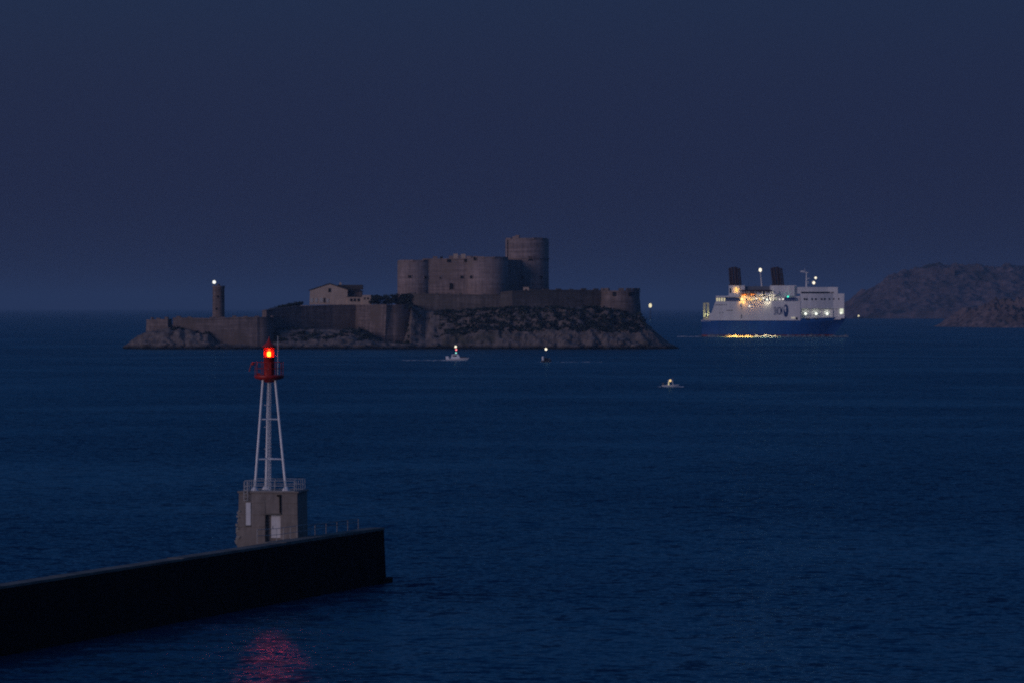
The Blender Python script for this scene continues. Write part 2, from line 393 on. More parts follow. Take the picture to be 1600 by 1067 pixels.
# scrub
def leaf_clump(mb, c, r, cnt, ls, flat=0.7):
    for _ in range(cnt):
        d = Vector((random.gauss(0,1), random.gauss(0,1), random.gauss(0,1))).normalized()*r*random.uniform(0.35, 1.0)
        p = Vector(c) + Vector((d.x, d.y, abs(d.z)*flat if d.z > -0.3*r else d.z*flat))
        u = Vector((random.uniform(-1,1), random.uniform(-1,1), random.uniform(-1,1))).normalized(); v = u.orthogonal().normalized()
        a = ls*random.uniform(0.5, 1.2)
        mb.add([p-u*a, p+v*a*0.5, p+u*a, p-v*a*0.5], [(0,1,2,3)])
mb = MB()
for i in range(1500):
    s = random.choice((random.uniform(640, 1010), random.uniform(690, 1000), random.uniform(690, 985), random.uniform(425, 640), random.uniform(270, 350)))
    x = X(s, 2630); sh, pl, sb = lerp_table(IT, s)
    y = 2608 + sb + random.uniform(10, 31)
    if noise.noise(Vector((x*0.045, y*0.09, 2))) < (-0.3 if s > 690 else 0.0): continue
    leaf_clump(mb, (x, y, ht(x, y)), random.uniform(1.0, 2.8), 26, 0.75)
setp(mb.build('scrub', M['leaf']), 'dark low scrub growing on the slope below the fortress ramparts', kind='stuff')

# ------------------------------------------------------------------ ramparts
def offset(pts, d):
    out = []
    for i, p in enumerate(pts):
        a = Vector(pts[max(0, i-1)][:2]); b = Vector(pts[min(len(pts)-1, i+1)][:2])
        t = (b-a).normalized(); nrm = Vector((-t.y, t.x))          # to the left of travel = away from the camera when going right
        out.append((p[0]+nrm.x*d, p[1]+nrm.y*d))
    return out
def strip_wall(mb, pts, ztops, zb, th=3.0, batter=0.06):
    """wall along pts (left to right as seen from the sea), outer face towards the camera, leaning back"""
    n = len(pts)
    inner = offset(pts, th)
    bot = [(p[0]-(q[0]-p[0])/th*batter*(z-zb), p[1]-(q[1]-p[1])/th*batter*(z-zb)) for p, q, z in zip(pts, inner, ztops)]
    vs = [(*b, zb) for b in bot] + [(*p, z) for p, z in zip(pts, ztops)] + [(*q, z) for q, z in zip(inner, ztops)] + [(*q, zb) for q in inner]
    fs = []
    for i in range(n-1):
        for k in range(3):
            fs.append((k*n+i, k*n+i+1, (k+1)*n+i+1, (k+1)*n+i))
    fs += [(0, n, 2*n, 3*n), (n-1, 4*n-1, 3*n-1, 2*n-1)]
    mb.add(vs, fs)
def along(pts, ds, step):
    acc = []; carry = step*0.5
    for i in range(len(pts)-1):
        a = Vector(pts[i]); b = Vector(pts[i+1]); L_ = (b-a).length; t = carry
        while t < L_:
            f = t/L_; z = ds[i]+(ds[i+1]-ds[i])*f
            acc.append((a+(b-a)*f, (b-a).normalized(), z)); t += step
        carry = t-L_
    return acc
def rampart(label, P, zb, mt, th=3.0, merlons=None, cat='rampart', coping=True):
    """P = list of (px, depth, py_top)"""
    pts = [(X(p, Y), Y) for p, Y, _ in P]; zt = [Z(t, Y) for _, Y, t in P]
    o = thing('rampart', (pts[0][0], pts[0][1], 0), label, cat, group='stone ramparts round the fortress island')
    off = Vector((pts[0][0], pts[0][1], 0)); pts = [(p[0]-off.x, p[1]-off.y) for p in pts]
    mb = MB(); strip_wall(mb, pts, zt, zb, th); mb.build('wall', mt, o)
    if coping:
        c = MB(); op = offset(pts, -0.25); ip = offset(pts, 0.9); n = len(pts)
        vs = [(*p, z-0.55) for p, z in zip(op, zt)] + [(*p, z+0.12) for p, z in zip(op, zt)] + [(*p, z+0.12) for p, z in zip(ip, zt)] + [(*p, z-0.55) for p, z in zip(ip, zt)]
        fs = [(k*n+i, k*n+i+1, ((k+1)%4)*n+i+1, ((k+1)%4)*n+i) for i in range(n-1) for k in range(4)] + [(0,n,2*n,3*n),(n-1,4*n-1,3*n-1,2*n-1)]
        c.add(vs, fs); c.build('coping', mt, o)
    if merlons:
        step, wd, hh = merlons
        me = MB().box(-wd/2, wd/2, 0.0, 1.2, -0.3, hh).mesh('merlon', mt)
        for p, d, z in along(pts, zt, step):
            if random.random() < 0.22: continue
            q = link('merlon', me, o, (p.x, p.y, z+0.12), (0, 0, math.atan2(d.y, d.x))); q.scale = (random.uniform(0.7,1.15), 1, random.uniform(0.5,1.1))
    return o
def arc(pc, yc, r_px, a0, a1, py, n=8):
    """points on a circle round (pc, yc); r in photo pixels; angle 0 = towards the camera, + to the right"""
    out = []
    for i in range(n+1):
        a = R(a0+(a1-a0)*i/n); rm = r_px/F*yc
        out.append((pc + r_px*math.sin(a), yc - rm*math.cos(a), py))
    return out

rampart('short ruined stone rampart on the rocky west tip of the fortress island', [(229, 2636, 500), (238, 2628, 500), (262, 2625, 499), (268, 2632, 499)], 6.0, M['stone2'], 2.5, (5.0, 2.2, 1.2))
rampart('long low stone rampart rising from the rocks below the round lighthouse tower', [(270, 2627, 497), (300, 2625, 497), (330, 2623, 498), (372, 2621, 496), (402, 2621, 496)] + arc(402, 2630, 23, 10, 80, 496, 14)+[(430, 2653, 497)], -1.0, M['stone2'], 3.0, (6.5, 2.6, 0.9))
rampart('long curved stone rampart below the gabled house, ending in a rounded bastion', [(416, 2640, 485), (430, 2645, 482.5), (470, 2657, 478.5), (520, 2668, 477.5), (556, 2674, 477), (580, 2655, 476.5), (604, 2637, 476.5)] + arc(610, 2652, 34, 5, 82, 476.5, 16)+[(650, 2672, 477)], 1.0, M['stone2'], 3.5)
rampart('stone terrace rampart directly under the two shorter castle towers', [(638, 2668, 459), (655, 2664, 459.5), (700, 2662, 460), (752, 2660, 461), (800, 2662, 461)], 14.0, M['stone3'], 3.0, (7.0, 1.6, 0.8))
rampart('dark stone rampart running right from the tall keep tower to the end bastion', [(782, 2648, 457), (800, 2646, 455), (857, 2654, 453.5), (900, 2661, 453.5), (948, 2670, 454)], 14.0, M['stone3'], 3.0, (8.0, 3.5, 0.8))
# end bastion
Yb = 2661; rb = 30/F*Yb
bas = thing('bastion', (X(969.5, Yb), Yb, 12.0), 'squat round stone bastion with pale streaks at the right end of the ramparts', 'bastion')
zt = Z(454.5, Yb)-12
MB().lathe([(rb*1.12, 0), (rb*1.02, zt*0.72), (rb, zt*0.74), (rb, zt)], 40).build('drum', M['stone2'], bas)
MB().lathe([(rb+0.35, zt-1.0), (rb+0.35, zt-0.5), (rb-1, zt-0.48)], 40, cap=False).build('cordon', M['stone2'], bas)
me = MB().box(-1.6, 1.6, -1.2, 0, -0.2, 1.4).mesh('merlon', M['stone2'])
for a in range(-95, 96, 24):
    if a in (-23,): continue
    t = R(a); link('merlon', me, bas, ((rb-1.0)*math.sin(t)+0, -(rb-1.0)*math.cos(t), zt), (0, 0, t))
for a in (-20, 28):
    t = R(a); fr = MB().box(-0.9, 0.9, -0.5, 0.3, 0, 2.4).build('embrasure', M['dark'], bas, (rb*math.sin(t), -rb*math.cos(t), zt-3.2), (0, 0, t))

# ------------------------------------------------------------------ castle
cas = thing('castle', (X(735, 2678), 2678, 26.0), 'old stone island castle with three round towers, the right one tallest', 'castle')
CX, CY, CZ = X(735, 2678), 2678.0, 26.0
def round_tower(px, Y, rpx, pyt, zb, name='round_tower', crown=None, opens=(), mt=None):
    mt = mt or M['stone']; r = rpx/F*Y; zt = Z(pyt, Y); cx = X(px, Y)-CX; cy = Y-CY
    H = zt-zb
    t = MB().lathe([(r*1.05, 0), (r*1.005, H*0.35), (r, H*0.36), (r, H-0.01), (r-1.6, H), (r-1.6, H-1.5)], 56).build(name, mt, cas, (cx, cy, zb-CZ))
    if crown:
        MB().lathe([(r+0.02, H-crown-0.35), (r+0.4, H-crown), (r+0.4, H-crown+0.4), (r+0.02, H-crown+0.5)], 56, cap=False).build('string_course', mt, t)
    for (ox, oy, ww, hh) in opens:
        s = (ox-px)/rpx; a = math.asin(max(-0.97, min(0.97, s))); zz = Z(oy, Y)-zb
        arched = hh > 2.9
        fr = MB().box(-ww/2-0.35, -ww/2, -0.22, 0.6, -hh/2, hh/2).box(ww/2, ww/2+0.35, -0.22, 0.6, -hh/2, hh/2).box(-ww/2-0.35, ww/2+0.35, -0.25, 0.6, hh/2, hh/2+0.4).build('window_surround', mt, t, (r*math.sin(a), -r*math.cos(a), zz), (0, 0, a))
        MB().box(-ww/2, ww/2, -0.12, 0.5, -hh/2, hh/2).build('window_opening', M['dark'], t, (r*math.sin(a), -r*math.cos(a), zz), (0, 0, a))
    return t, r, H
T1, r1, H1 = round_tower(648, 2680, 27, 408, 22, crown=None, opens=[(641, 433, 1.9, 1.5), (665, 434, 1.7, 1.4)])
T2, r2, H2 = round_tower(761, 2676, 33, 403, 22, opens=[(737, 433.5, 2.1, 1.7), (743, 405, 2.4, 2.2)])
T3, r3, H3 = round_tower(823.5, 2704, 34, 374, 22, crown=11.5, opens=[(829, 405, 2.6, 2.2), (815, 434, 2.6, 1.8), (845, 434, 1.8, 1.8)])
# parapet pieces on the towers
def crown_merlons(t, r, H, pieces):
    for a, wdt, hgt in pieces:
        q = R(a); me = MB().box(-wdt/2, wdt/2, 0, 1.5, -0.3, hgt)
        me.build('merlon', M['stone'], t, ((r)*math.sin(q), -(r)*math.cos(q), H), (0, 0, q))
crown_merlons(T3, r3, H3, [(-60, 5, 0.6), (-35, 3, 1.5), (-27, 2.2, 2.2), (-12, 4, 0.5), (8, 5, 0.5), (30, 6, 0.7), (55, 5, 0.5)])
crown_merlons(T1, r1, H1, [(-50, 5, 0.4), (-20, 6, 0.5), (15, 6, 0.4), (45, 5, 0.5)])
crown_merlons(T2, r2, H2, [(-60, 5, 0.8), (-20, 5, 0.6), (5, 6, 0.4), (35, 6, 0.5), (60, 5, 0.4)])
MB().box(-0.35, 0.35, -0.3, 0.5, -(H3*0.45), 0).build('drainpipe', M['dark'], T3, (r3*math.sin(R(-61)), -r3*math.cos(R(-61)), H3-0.5), (0, 0, R(-61)))
# curtain walls and the body between the towers
def cz(py, Y): return Z(py, Y)-CZ
def cx(px, Y): return X(px, Y)-CX
body = [(cx(660, 2674), -4), (cx(745, 2674), -6), (cx(792, 2680), 0), (cx(842, 2704), 30), (cx(820, 2728), 52), (cx(660, 2728), 48)]
MB().prism(body, -4, cz(406, 2676)).build('curtain_wall', M['stone'], cas)
bt = MB().prism([(p[0]*1.0, p[1]-0.4) for p in body[:3]]+[(body[2][0]-1, body[2][1]+1), (body[0][0], body[0][1]+1.0)], cz(406, 2676), cz(404.5, 2676)).build('parapet', M['stone'], cas)
yf = lambda px: -4 + (px-660)/85*(-2) - 0.1
def opening(px, py, ww, hh, name='window', arch=False):
    f = MB().box(-ww/2-0.35, -ww/2, -0.2, 0.3, 0, hh).box(ww/2, ww/2+0.35, -0.2, 0.3, 0, hh).box(-ww/2-0.35, ww/2+0.35, -0.22, 0.3, hh, hh+0.4).build(name, M['stone'], cas, (cx(px, 2673), yf(px), cz(py, 2673)))
    if arch:
        pts = [(-ww/2, 0), (ww/2, 0)] + [(ww/2*math.cos(t), hh*0.7+hh*0.3*math.sin(t)) for t in [math.pi*k/6 for k in range(7)]]
        d = MB(); n_ = len(pts)
        d.add([(p[0], -0.1, p[1]) for p in pts]+[(p[0], 0.3, p[1]) for p in pts], [tuple(range(n_))]+[(i, (i+1)%n_, n_+(i+1)%n_, n_+i) for i in range(n_)])
        d.build('opening', M['dark'], f)
    else:
        MB().box(-ww/2, ww/2, -0.1, 0.3, 0, hh).build('opening', M['dark'], f)
opening(705.5, 452.5, 2.3, 3.6, 'gate', True)
opening(722, 435.5, 1.9, 1.5)
opening(688, 436, 0.8, 1.2)
for px, py0, py1, w_, mt in ((680, 406, 402.5, 2.6, 'stone'), (690, 405, 403, 1.5, 'dark'), (705.5, 405, 401.5, 3.0, 'stone'), (712, 405, 398.5, 2.6, 'plaster'), (718, 405, 401, 1.4, 'stone'), (724, 405, 399, 2.6, 'plaster'), (731, 405, 402, 2.0, 'stone')):
    MB().box(-w_/2, w_/2, 0, 2.0, 0, (py0-py1)*0.39+0.5).build('chimney' if mt == 'plaster' else 'merlon', M[mt], cas, (cx(px, 2678), yf(px)+1.2, cz(py0, 2678)))
for px, py0, py1 in ((701, 406, 410), (728, 405, 409.5)):
    MB().box(-1.0, 1.0, -0.25, 0.5, 0, 1.7).build('embrasure', M['dark'], cas, (cx(px, 2673), yf(px)-0.3, cz(py1, 2673)))

# a small pale hut and sentry boxes on the terraces below the keep
for px, py, w_, h_, Y, lb in ((822, 456, 3.2, 2.6, 2654, 'small pale sentry hut at the foot of the tall keep tower'), (796, 461, 2.4, 1.6, 2657, 'low pale shed between the middle tower and the keep')):
    hu = thing('hut', (X(px, Y), Y, Z(py, Y)-1.0), lb, 'hut')
    MB().box(-w_/2, w_/2, 0, 2.5, 0, h_+1).build('wall', M['plaster'], hu)
    MB().prism([(-w_/2-0.3, -0.3), (w_/2+0.3, -0.3), (w_/2+0.3, 2.8), (-w_/2-0.3, 2.8)], h_+1, h_+1.3).build('roof', M['tile_roof'], hu)
    MB().box(-0.5, 0.5, -0.08, 0.1, 0.6, 2.4).build('door', M['dark'], hu)

# ------------------------------------------------------------------ island lighthouse tower (left)
Yt = 2654; rt = 9.5/F*Yt
lt = thing('lighthouse', (X(341.5, Yt), Yt, 14), 'plain round stone lighthouse with a bright white lamp on the left of the island', 'lighthouse')
ht_ = Z(447, Yt)-14
MB().lathe([(rt*1.08, 0), (rt, ht_*0.25), (rt*0.97, ht_-1.2), (rt*1.04, ht_-1.0), (rt*1.04, ht_), (rt-0.8, ht_+0.01)], 28).build('tower', M['stone2'], lt)
MB().tube((0,0,ht_-0.5), (0,0,ht_+1.0), 0.9, 0.8, 12).build('turret', M['stone2'], lt)
MB().tube((-2.3,-1.8,ht_-0.2), (-2.3,-1.8,ht_+1.1), 0.2, 0.2, 8).build('lamp_post', M['dark'], lt)
MB().ball((-2.4,-1.8,ht_+2.1), 1.0, 16, 10).build('lamp', glow('island_lamp', (1.0, 1.0, 0.92), 1.3), lt)
for px, zz in ((339, 8), (341, 15)):
    MB().box(-0.5, 0.5, -0.1, 0.5, 0, 1.3).build('window', M['dark'], lt, ((px-341.5)/F*Yt, -rt*0.99, zz))
MB().box(-2.6, 2.6, -rt-2.8, 0, 0, 4.2).build('porch', M['stone2'], lt)

# ------------------------------------------------------------------ gabled house
Yh = 2684
def hx(px): return (px-513)/F*Yh
hs = thing('gabled_house', (X(513, Yh), Yh, 25.0), 'pale gabled house with dark roof on the rampart left of the castle', 'house')
def hz(py): return Z(py, Yh)-25.0
gab = [(hx(483.5), 0), (hx(543), 0), (hx(543), hz(453.5)), (hx(515), hz(444.5)), (hx(484.5), hz(453.5))]
n_ = 5; d = MB(); d.add([(p[0], 0, p[1]) for p in gab]+[(p[0], 18, p[1]) for p in gab], [tuple(range(n_)), tuple(range(2*n_-1, n_-1, -1))]+[(i, (i+1)%n_, n_+(i+1)%n_, n_+i) for i in range(n_)])
d.build('wall', M['plaster'], hs)
rf = MB()
for a, b in (((hx(482), hz(455)), (hx(515), hz(444.2))), ((hx(515), hz(444.2)), (hx(545), hz(454.5)))):
    rf.add([(a[0], -0.5, a[1]+0.1), (b[0], -0.5, b[1]+0.1), (b[0], 18.5, b[1]+0.1), (a[0], 18.5, a[1]+0.1), (a[0], -0.5, a[1]+0.5), (b[0], -0.5, b[1]+0.5), (b[0], 18.5, b[1]+0.5), (a[0], 18.5, a[1]+0.5)],
           [(0,1,2,3),(4,5,6,7),(0,1,5,4),(1,2,6,5),(2,3,7,6),(3,0,4,7)])
rf.build('roof', M['tile_roof'], hs)
# rear wing with dark hipped roof
MB().box(hx(540), hx(565), 5, 17, 0, hz(455)).build('wall', M['stone2'], hs)
MB().prism([(hx(538), 4), (hx(567), 4), (hx(567), 18), (hx(538), 18)], hz(456), [hz(452.5), hz(452.5), hz(452.5), hz(452.5)], [(hx(522), 8), (hx(560), 8), (hx(560), 14), (hx(522), 14)]).build('roof', M['tile_roof'], hs)
MB().box(hx(527), hx(566), 6, 16, hz(453), hz(445.5)).build('roof', M['tile_roof'], hs)
MB().box(hx(543)+0.02, hx(566), -1.0, 5, 0, hz(464.5)).build('annex_wall', M['plaster'], hs)
MB().box(hx(566)+0.02, hx(580), -1.6, 5, 0, hz(461.5)).build('annex_wall', M['plaster'], hs)
MB().box(hx(542)-0.2, hx(567)+0.2, -1.4, 5, hz(464.5)+0.01, hz(463.8)).build('annex_roof', M['tile_roof'], hs)
for px in (549, 554.5, 560.5): MB().box(-0.75, 0.75, -0.1, 0.2, 0, 1.7).build('window', M['dark'], hs, (hx(px), -1.02, hz(471.5)))
for px in (570, 575): MB().box(-0.5, 0.5, -0.1, 0.2, 0, 1.2).build('window', M['dark'], hs, (hx(px), -1.62, hz(468.5)))
for px, py, a, b, mt in ((487, 473, 1.5, 2.4, 'shutter'), (494, 473, 1.5, 2.4, 'shutter'), (502, 473, 1.8, 2.6, 'shutter'), (507, 473, 1.0, 2.6, 'dark'), (512, 473.5, 1.3, 2.4, 'shutter'), (515, 457, 1.5, 2.3, 'dark')):
    w0 = MB().box(-a/2-0.2, a/2+0.2, -0.12, 0.1, -0.2, b+0.2).build('door' if mt == 'shutter' else 'window', M['plaster'], hs, (hx(px), -0.02, hz(py)))
    MB().box(-a/2, a/2, -0.2, 0.05, 0, b).build('shutter' if mt == 'shutter' else 'pane', M[mt], w0)
MB().box(-0.6, 0.6, 0, 1.2, 0, 1.6).build('chimney', M['plaster'], hs, (hx(531), 8, hz(446)))

# hedge and dark wall beyond the annex
hg = thing('hedge', (X(610, 2670), 2670, 25), 'dark clipped hedge between the pale annex and the left castle tower', 'hedge')
mb = MB()
for i in range(80):
    s = random.uniform(579, 645); zt_ = Z(460-(s-580)/60*2.5, 2668)-25
    leaf_clump(mb, (X(s, 2668)-X(610, 2670), random.uniform(-6, 3), random.uniform(0.4, zt_-1.0)), 1.8, 60, 0.6, 0.6)
mb.build('foliage', M['leaf'], hg)
mb = MB()
for i in range(9):
    s = 584+i*7; mb.tube((X(s, 2668)-X(610, 2670), 0, -1), (X(s, 2668)-X(610, 2670), 0, 4), 0.25, 0.12, 5)
mb.build('stem', M['boat_grey'], hg)
mb = MB()
for i in range(60):
    s = random.uniform(420, 472); x = X(s, 2663)
    leaf_clump(mb, (x, 2663+random.uniform(-5, 5), Z(483, 2663) + (Z(471, 2663)-Z(483, 2663))*max(0, (s-420)/50)**0.8 - 1.2), random.uniform(1.2, 2.2), 40, 0.6)
setp(mb.build('scrub', M['leaf']), 'dark bushes on the bank left of the gabled house', kind='stuff')
# terrace slab in front of the house
te = MB().box(X(463, 2658), X(500, 2658), 2676, 2683, 24, Z(477.5, 2676)).build('terrace_wall', M['plaster']); setp(te, 'low pale terrace wall in front of the gabled house', 'wall')

# ------------------------------------------------------------------ far island (right)
def far_hills(name, px0, px1, Y0, depth, T, stepx, stepy, amp, seed, mt, fr):
    xs = []; x = X(px0, Y0)
    while x < X(px1, Y0): xs.append(x); x += stepx
    ny = int(depth/stepy); vs = []
    for j in range(ny+1):
        for x in xs:
            y = Y0 + j*stepy; s = 800 + x/Y0*F
            H, sb = lerp_table(T, s); v = j*stepy-sb
            t = sst(-5, depth*0.62, v); t2 = sst(0, stepy*2.2, v)
            h = -4 + (H+4)*(0.18*t2 + 0.82*t)
            h *= 1-0.9*sst(depth*0.75, depth, v)
            r = noise.ridged_multi_fractal(Vector((x*fr, y*fr*1.2, seed)), 0.85, 2.1, 7, 1.0, 2.0)
            h += (r-1.05)*amp*(0.35+0.65*t)*t2 * min(1, max(0, H/25))
            h += amp*0.5*noise.noise(Vector((x*fr*6, y*fr*6, seed)))*t2*min(1, max(0, H/25))
            vs.append((x, y, h))
    k = len(xs); fs = [(j*k+i, j*k+i+1, (j+1)*k+i+1, (j+1)*k+i) for j in range(ny) for i in range(k-1)]
    o = MB().add(vs, fs).build(name, mt); setp(o, kind='structure'); return o
M['far_rock'] = rock_mat('far_limestone', (0.150, 0.115, 0.125), (0.070, 0.056, 0.062), (0.050, 0.046, 0.046), 0.42)
M['near_rock'] = rock_mat('headland_limestone', (0.170, 0.128, 0.132), (0.075, 0.059, 0.062), (0.045, 0.040, 0.037), 0.34)
for k_ in ('far_rock', 'near_rock'):
    for nd in M[k_].node_tree.nodes:
        if nd.type == 'TEX_NOISE': nd.inputs['Scale'].default_value *= 0.16
Yf = 9600
def fh(py): return Z(py, Yf+350)
far_hills('hills', 1322, 1980, Yf, 620, [(1318,-6,0),(1330,1,60),(1338,18,30),(1348,22,10),(1362,fh(466),5),(1385,fh(456),0),(1400,fh(450),0),(1412,fh(440),0),(1424,fh(431),0),
     (1448,fh(428),0),(1462,fh(424),0),(1476,fh(421),0),(1500,fh(419),0),(1530,fh(420),0),(1565,fh(419),0),(1600,fh(420),0),(1700,fh(425),0),(1850,fh(440),0),(1980,-6,0)], 3.0, 4.6, 14, 1.7, M['far_rock'], 0.011)
Yn = 5350
def nh(py): return Z(py, Yn+90)
far_hills('headland', 1485, 1900, Yn, 300, [(1485,-6,160),(1500,3,140),(1520,9,110),(1540,16,60),(1552,18,25),(1562,nh(488),10),(1574,nh(482),0),(1600,nh(478),0),(1660,nh(474),0),(1780,nh(480),20),(1900,-6,100)], 1.7, 2.6, 12, 5.2, M['near_rock'], 0.026)
Yw = 9900
wt = thing('watchtower', (X(1484, Yw), Yw, Z(449, Yw)), 'square stone watchtower on the ridge of the far right island', 'tower')
hh = (449-420)/F*Yw
MB().prism([(-11,-8),(11,-8),(11,12),(-11,12)], -30, hh, [(-9.5,-6),(9.5,-6),(9.5,10),(-9.5,10)]).build('wall', M['near_rock'], wt)
MB().box(-10, 10, -6.6, 10.6, hh-2, hh+0.5).build('parapet', M['near_rock'], wt)

# ------------------------------------------------------------------ foreground jetty and beacon
A = Vector((X(0, 311), 311, 0)); B = Vector((X(600, 394), 394, 0))
dj = (B-A).normalized(); nj = Vector((dj.y, -dj.x, 0))       # nj points right, to open water
A2 = A - dj*120; Lj = (B-A2).length; AZ = math.atan2(dj.y, dj.x)
jt = setp(thing('jetty', A2, 'dark harbour jetty wall with a light concrete top running out to the beacon', 'jetty', AZ))
ZW = 4.74
# local frame: x along jetty, y to the left (away from open water)
seg = 12.0; ns = int(Lj/seg)+1
for i in range(ns):       # cast wall blocks with open joints
    x0 = i*seg + 0.02; x1 = min(Lj, (i+1)*seg) - 0.02
    if x1 <= x0: continue
    MB().prism([(x0, -0.35), (x1, -0.35), (x1, 1.1), (x0, 1.1)], -3, ZW-0.22, [(x0, 0.0), (x1, 0.0), (x1, 1.1), (x0, 1.1)]).build('wall_block', M['wet_wall'], jt)
    MB().box(x0, x1, -0.06, 1.25, ZW-0.215, ZW + random.uniform(-0.045, 0.03)).build('coping_stone', M['quay'], jt)
MB().box(0, Lj-0.6, 1.3, 8.0, -3, 3.0).build('quay_deck', M['quay'], jt)
MB().box(Lj-2, Lj+0.9, -0.5, 8.5, -3, 0.45).build('toe_ledge', M['wet_wall'], jt)
# raised platform under the beacon house
def jl(px, Y): p = Vector((X(px, Y), Y, 0))-A2; return p.dot(dj), -p.dot(nj)
bx, by = jl(420, 377)
MB().box(bx-5.5, bx+5.0, 1.27, 2.6, 3.005, 4.62).build('platform', M['quay'], jt)

YB = 377.0; RZ = R(-7.5)
def bpx(px): return (px-418.5)/F*YB
house = thing('beacon_house', (X(418.5, YB), YB+0.2, 4.62), 'square concrete beacon house with white doors near the jetty end', 'building', RZ)
W2 = 2.42; DP = 4.6; HB = Z(770, YB)-4.62
# front at local y=0; walls built round the door recess
dx0, dx1 = (bpx(422.5)), (bpx(438.5)); dzt = Z(803.5, YB)-4.62
b = MB()
b.prism([(-W2-0.14, -0.14), (dx0-0.45, -0.14), (dx0-0.45, DP), (-W2-0.14, DP)], -1.7, HB, [(-W2, 0), (dx0-0.45, 0), (dx0-0.45, DP), (-W2, DP)])
b.prism([(dx1, -0.14), (W2+0.1, -0.14), (W2+0.1, DP), (dx1, DP)], -1.7, HB, [(dx1, 0), (W2, 0), (W2, DP), (dx1, DP)])
b.box(dx0-0.45, dx1, 0.0, DP, dzt, HB)
b.box(dx0-0.45, dx1, 0.35, DP, -1.7, dzt)
b.build('wall', M['concrete'], house)
MB().box(-W2-0.1, W2+0.12, -0.10, DP+0.1, HB+0.002, HB+0.14).build('roof_slab', M['concrete'], house)
dr = MB().box(dx0+0.02, dx1-0.04, 0.22, 0.34, 0.05, dzt-0.06).build('door', M['door_paint'], house)
MB().box(dx0+0.1, dx0+0.14, 0.17, 0.22, 0.8, 1.05).build('handle', M['galv'], dr)
MB().box(dx0-0.5, dx1+0.06, -0.16, 0.0, dzt, dzt+0.10).build('lintel', M['quay'], house)
sh = MB().box(bpx(383.6), bpx(391.2), -0.09, 0.0, Z(820.5, YB)-4.62, Z(785, YB)-4.62).build('shutter', M['door_paint'], house)
MB().box(bpx(383.0), bpx(391.8), -0.13, -0.02, Z(822, YB)-4.62, Z(820.6, YB)-4.62).build('sill', M['dark'], sh)
MB().tube((bpx(438.2), -0.1, dzt+0.12), (bpx(437.6), -0.08, HB-0.15), 0.07).build('drainpipe', M['dark'], house)
MB().box(bpx(433), bpx(438.6), -0.14, -0.02, HB-0.28, HB-0.12).build('gutter', M['dark'], house)
# formwork joints proud of the wall
for zz in (0.95, 1.95, 2.9):
    MB().box(-W2+0.02-0.05*(1-zz/4), dx0-0.55, -0.125*(1-zz/HB)-0.03, 0.0, zz, zz+0.05).build('formwork_ridge', M['concrete'], house)
    if zz > 1.9: MB().box(dx1+0.1, W2-0.02, -0.125*(1-zz/HB)-0.03, 0.0, zz, zz+0.05).build('formwork_ridge', M['concrete'], house)
# rubble buttress on the left corner
rk = MB()
for i in range(44):
    t = i/44; r = 0.19*(1-t*0.5)
    c = (-W2-0.03-0.08*(1-t)+random.uniform(-.1,.1), random.uniform(-0.1,0.5), 2.3*t-0.5*(1-t))
    me = BM[i % 5]; rk.add([(c[0]+v.co.x*r, c[1]+v.co.y*r, c[2]+v.co.z*r*1.2) for v in me.vertices], [tuple(p.vertices) for p in me.polygons])
rk.build('buttress', M['rubble'], house)

def railing(name, pts, h, rails, parent=None, mt=None, pr=0.025, every=0.9, label=None, cat=None, close=False):
    mt = mt or M['white_paint']
    o = parent if parent is not None else thing(name, pts[0], label, cat)
    off = Vector((0,0,0)) if parent is not None else Vector(pts[0])
    P = [Vector(p)-off for p in pts]
    if close: P.append(P[0])
    post = MB().tube((0,0,0), (0,0,h), pr, n=6).mesh('rail_post', mt)
    for a, b in zip(P, P[1:]):
        d_ = b-a; k_ = max(1, round(d_.length/every))
        for q in rails: MB().tube(a+Vector((0,0,q)), b+Vector((0,0,q)), pr*0.9, n=6).build('rail', mt, o)
        for i in range(k_): link('rail_post', post, o, a+d_*(i/k_))
    if not close: link('rail_post', post, o, P[-1])
    return o
ZR = HB+0.14
railing('railing', [(bpx(381.5), 0.05, ZR), (bpx(460), 0.05, ZR), (bpx(462), DP-0.15, ZR), (bpx(383), DP-0.15, ZR)], 0.86, (0.86, 0.44, 0.03), house, M['galv'], 0.026, 0.82, close=True)
# short cat ladder hooked over the roof edge
cl = MB()
for q in (bpx(381), bpx(386.8)): cl.tube((q, -0.22, HB-0.62), (q, -0.22, ZR+0.8), 0.028, n=6)
for zz in (-0.6, -0.32, -0.04, 0.24, 0.52): cl.tube((bpx(381), -0.22, HB+zz), (bpx(386.8), -0.22, HB+zz), 0.022, n=6)
for zz in (-0.5, 0.1): cl.tube((bpx(381), -0.22, HB+zz), (bpx(381), 0.05, HB+zz), 0.022, n=6); cl.tube((bpx(386.8), -0.22, HB+zz), (bpx(386.8), 0.05, HB+zz), 0.022, n=6)
cl.build('cat_ladder', M['galv'], house)

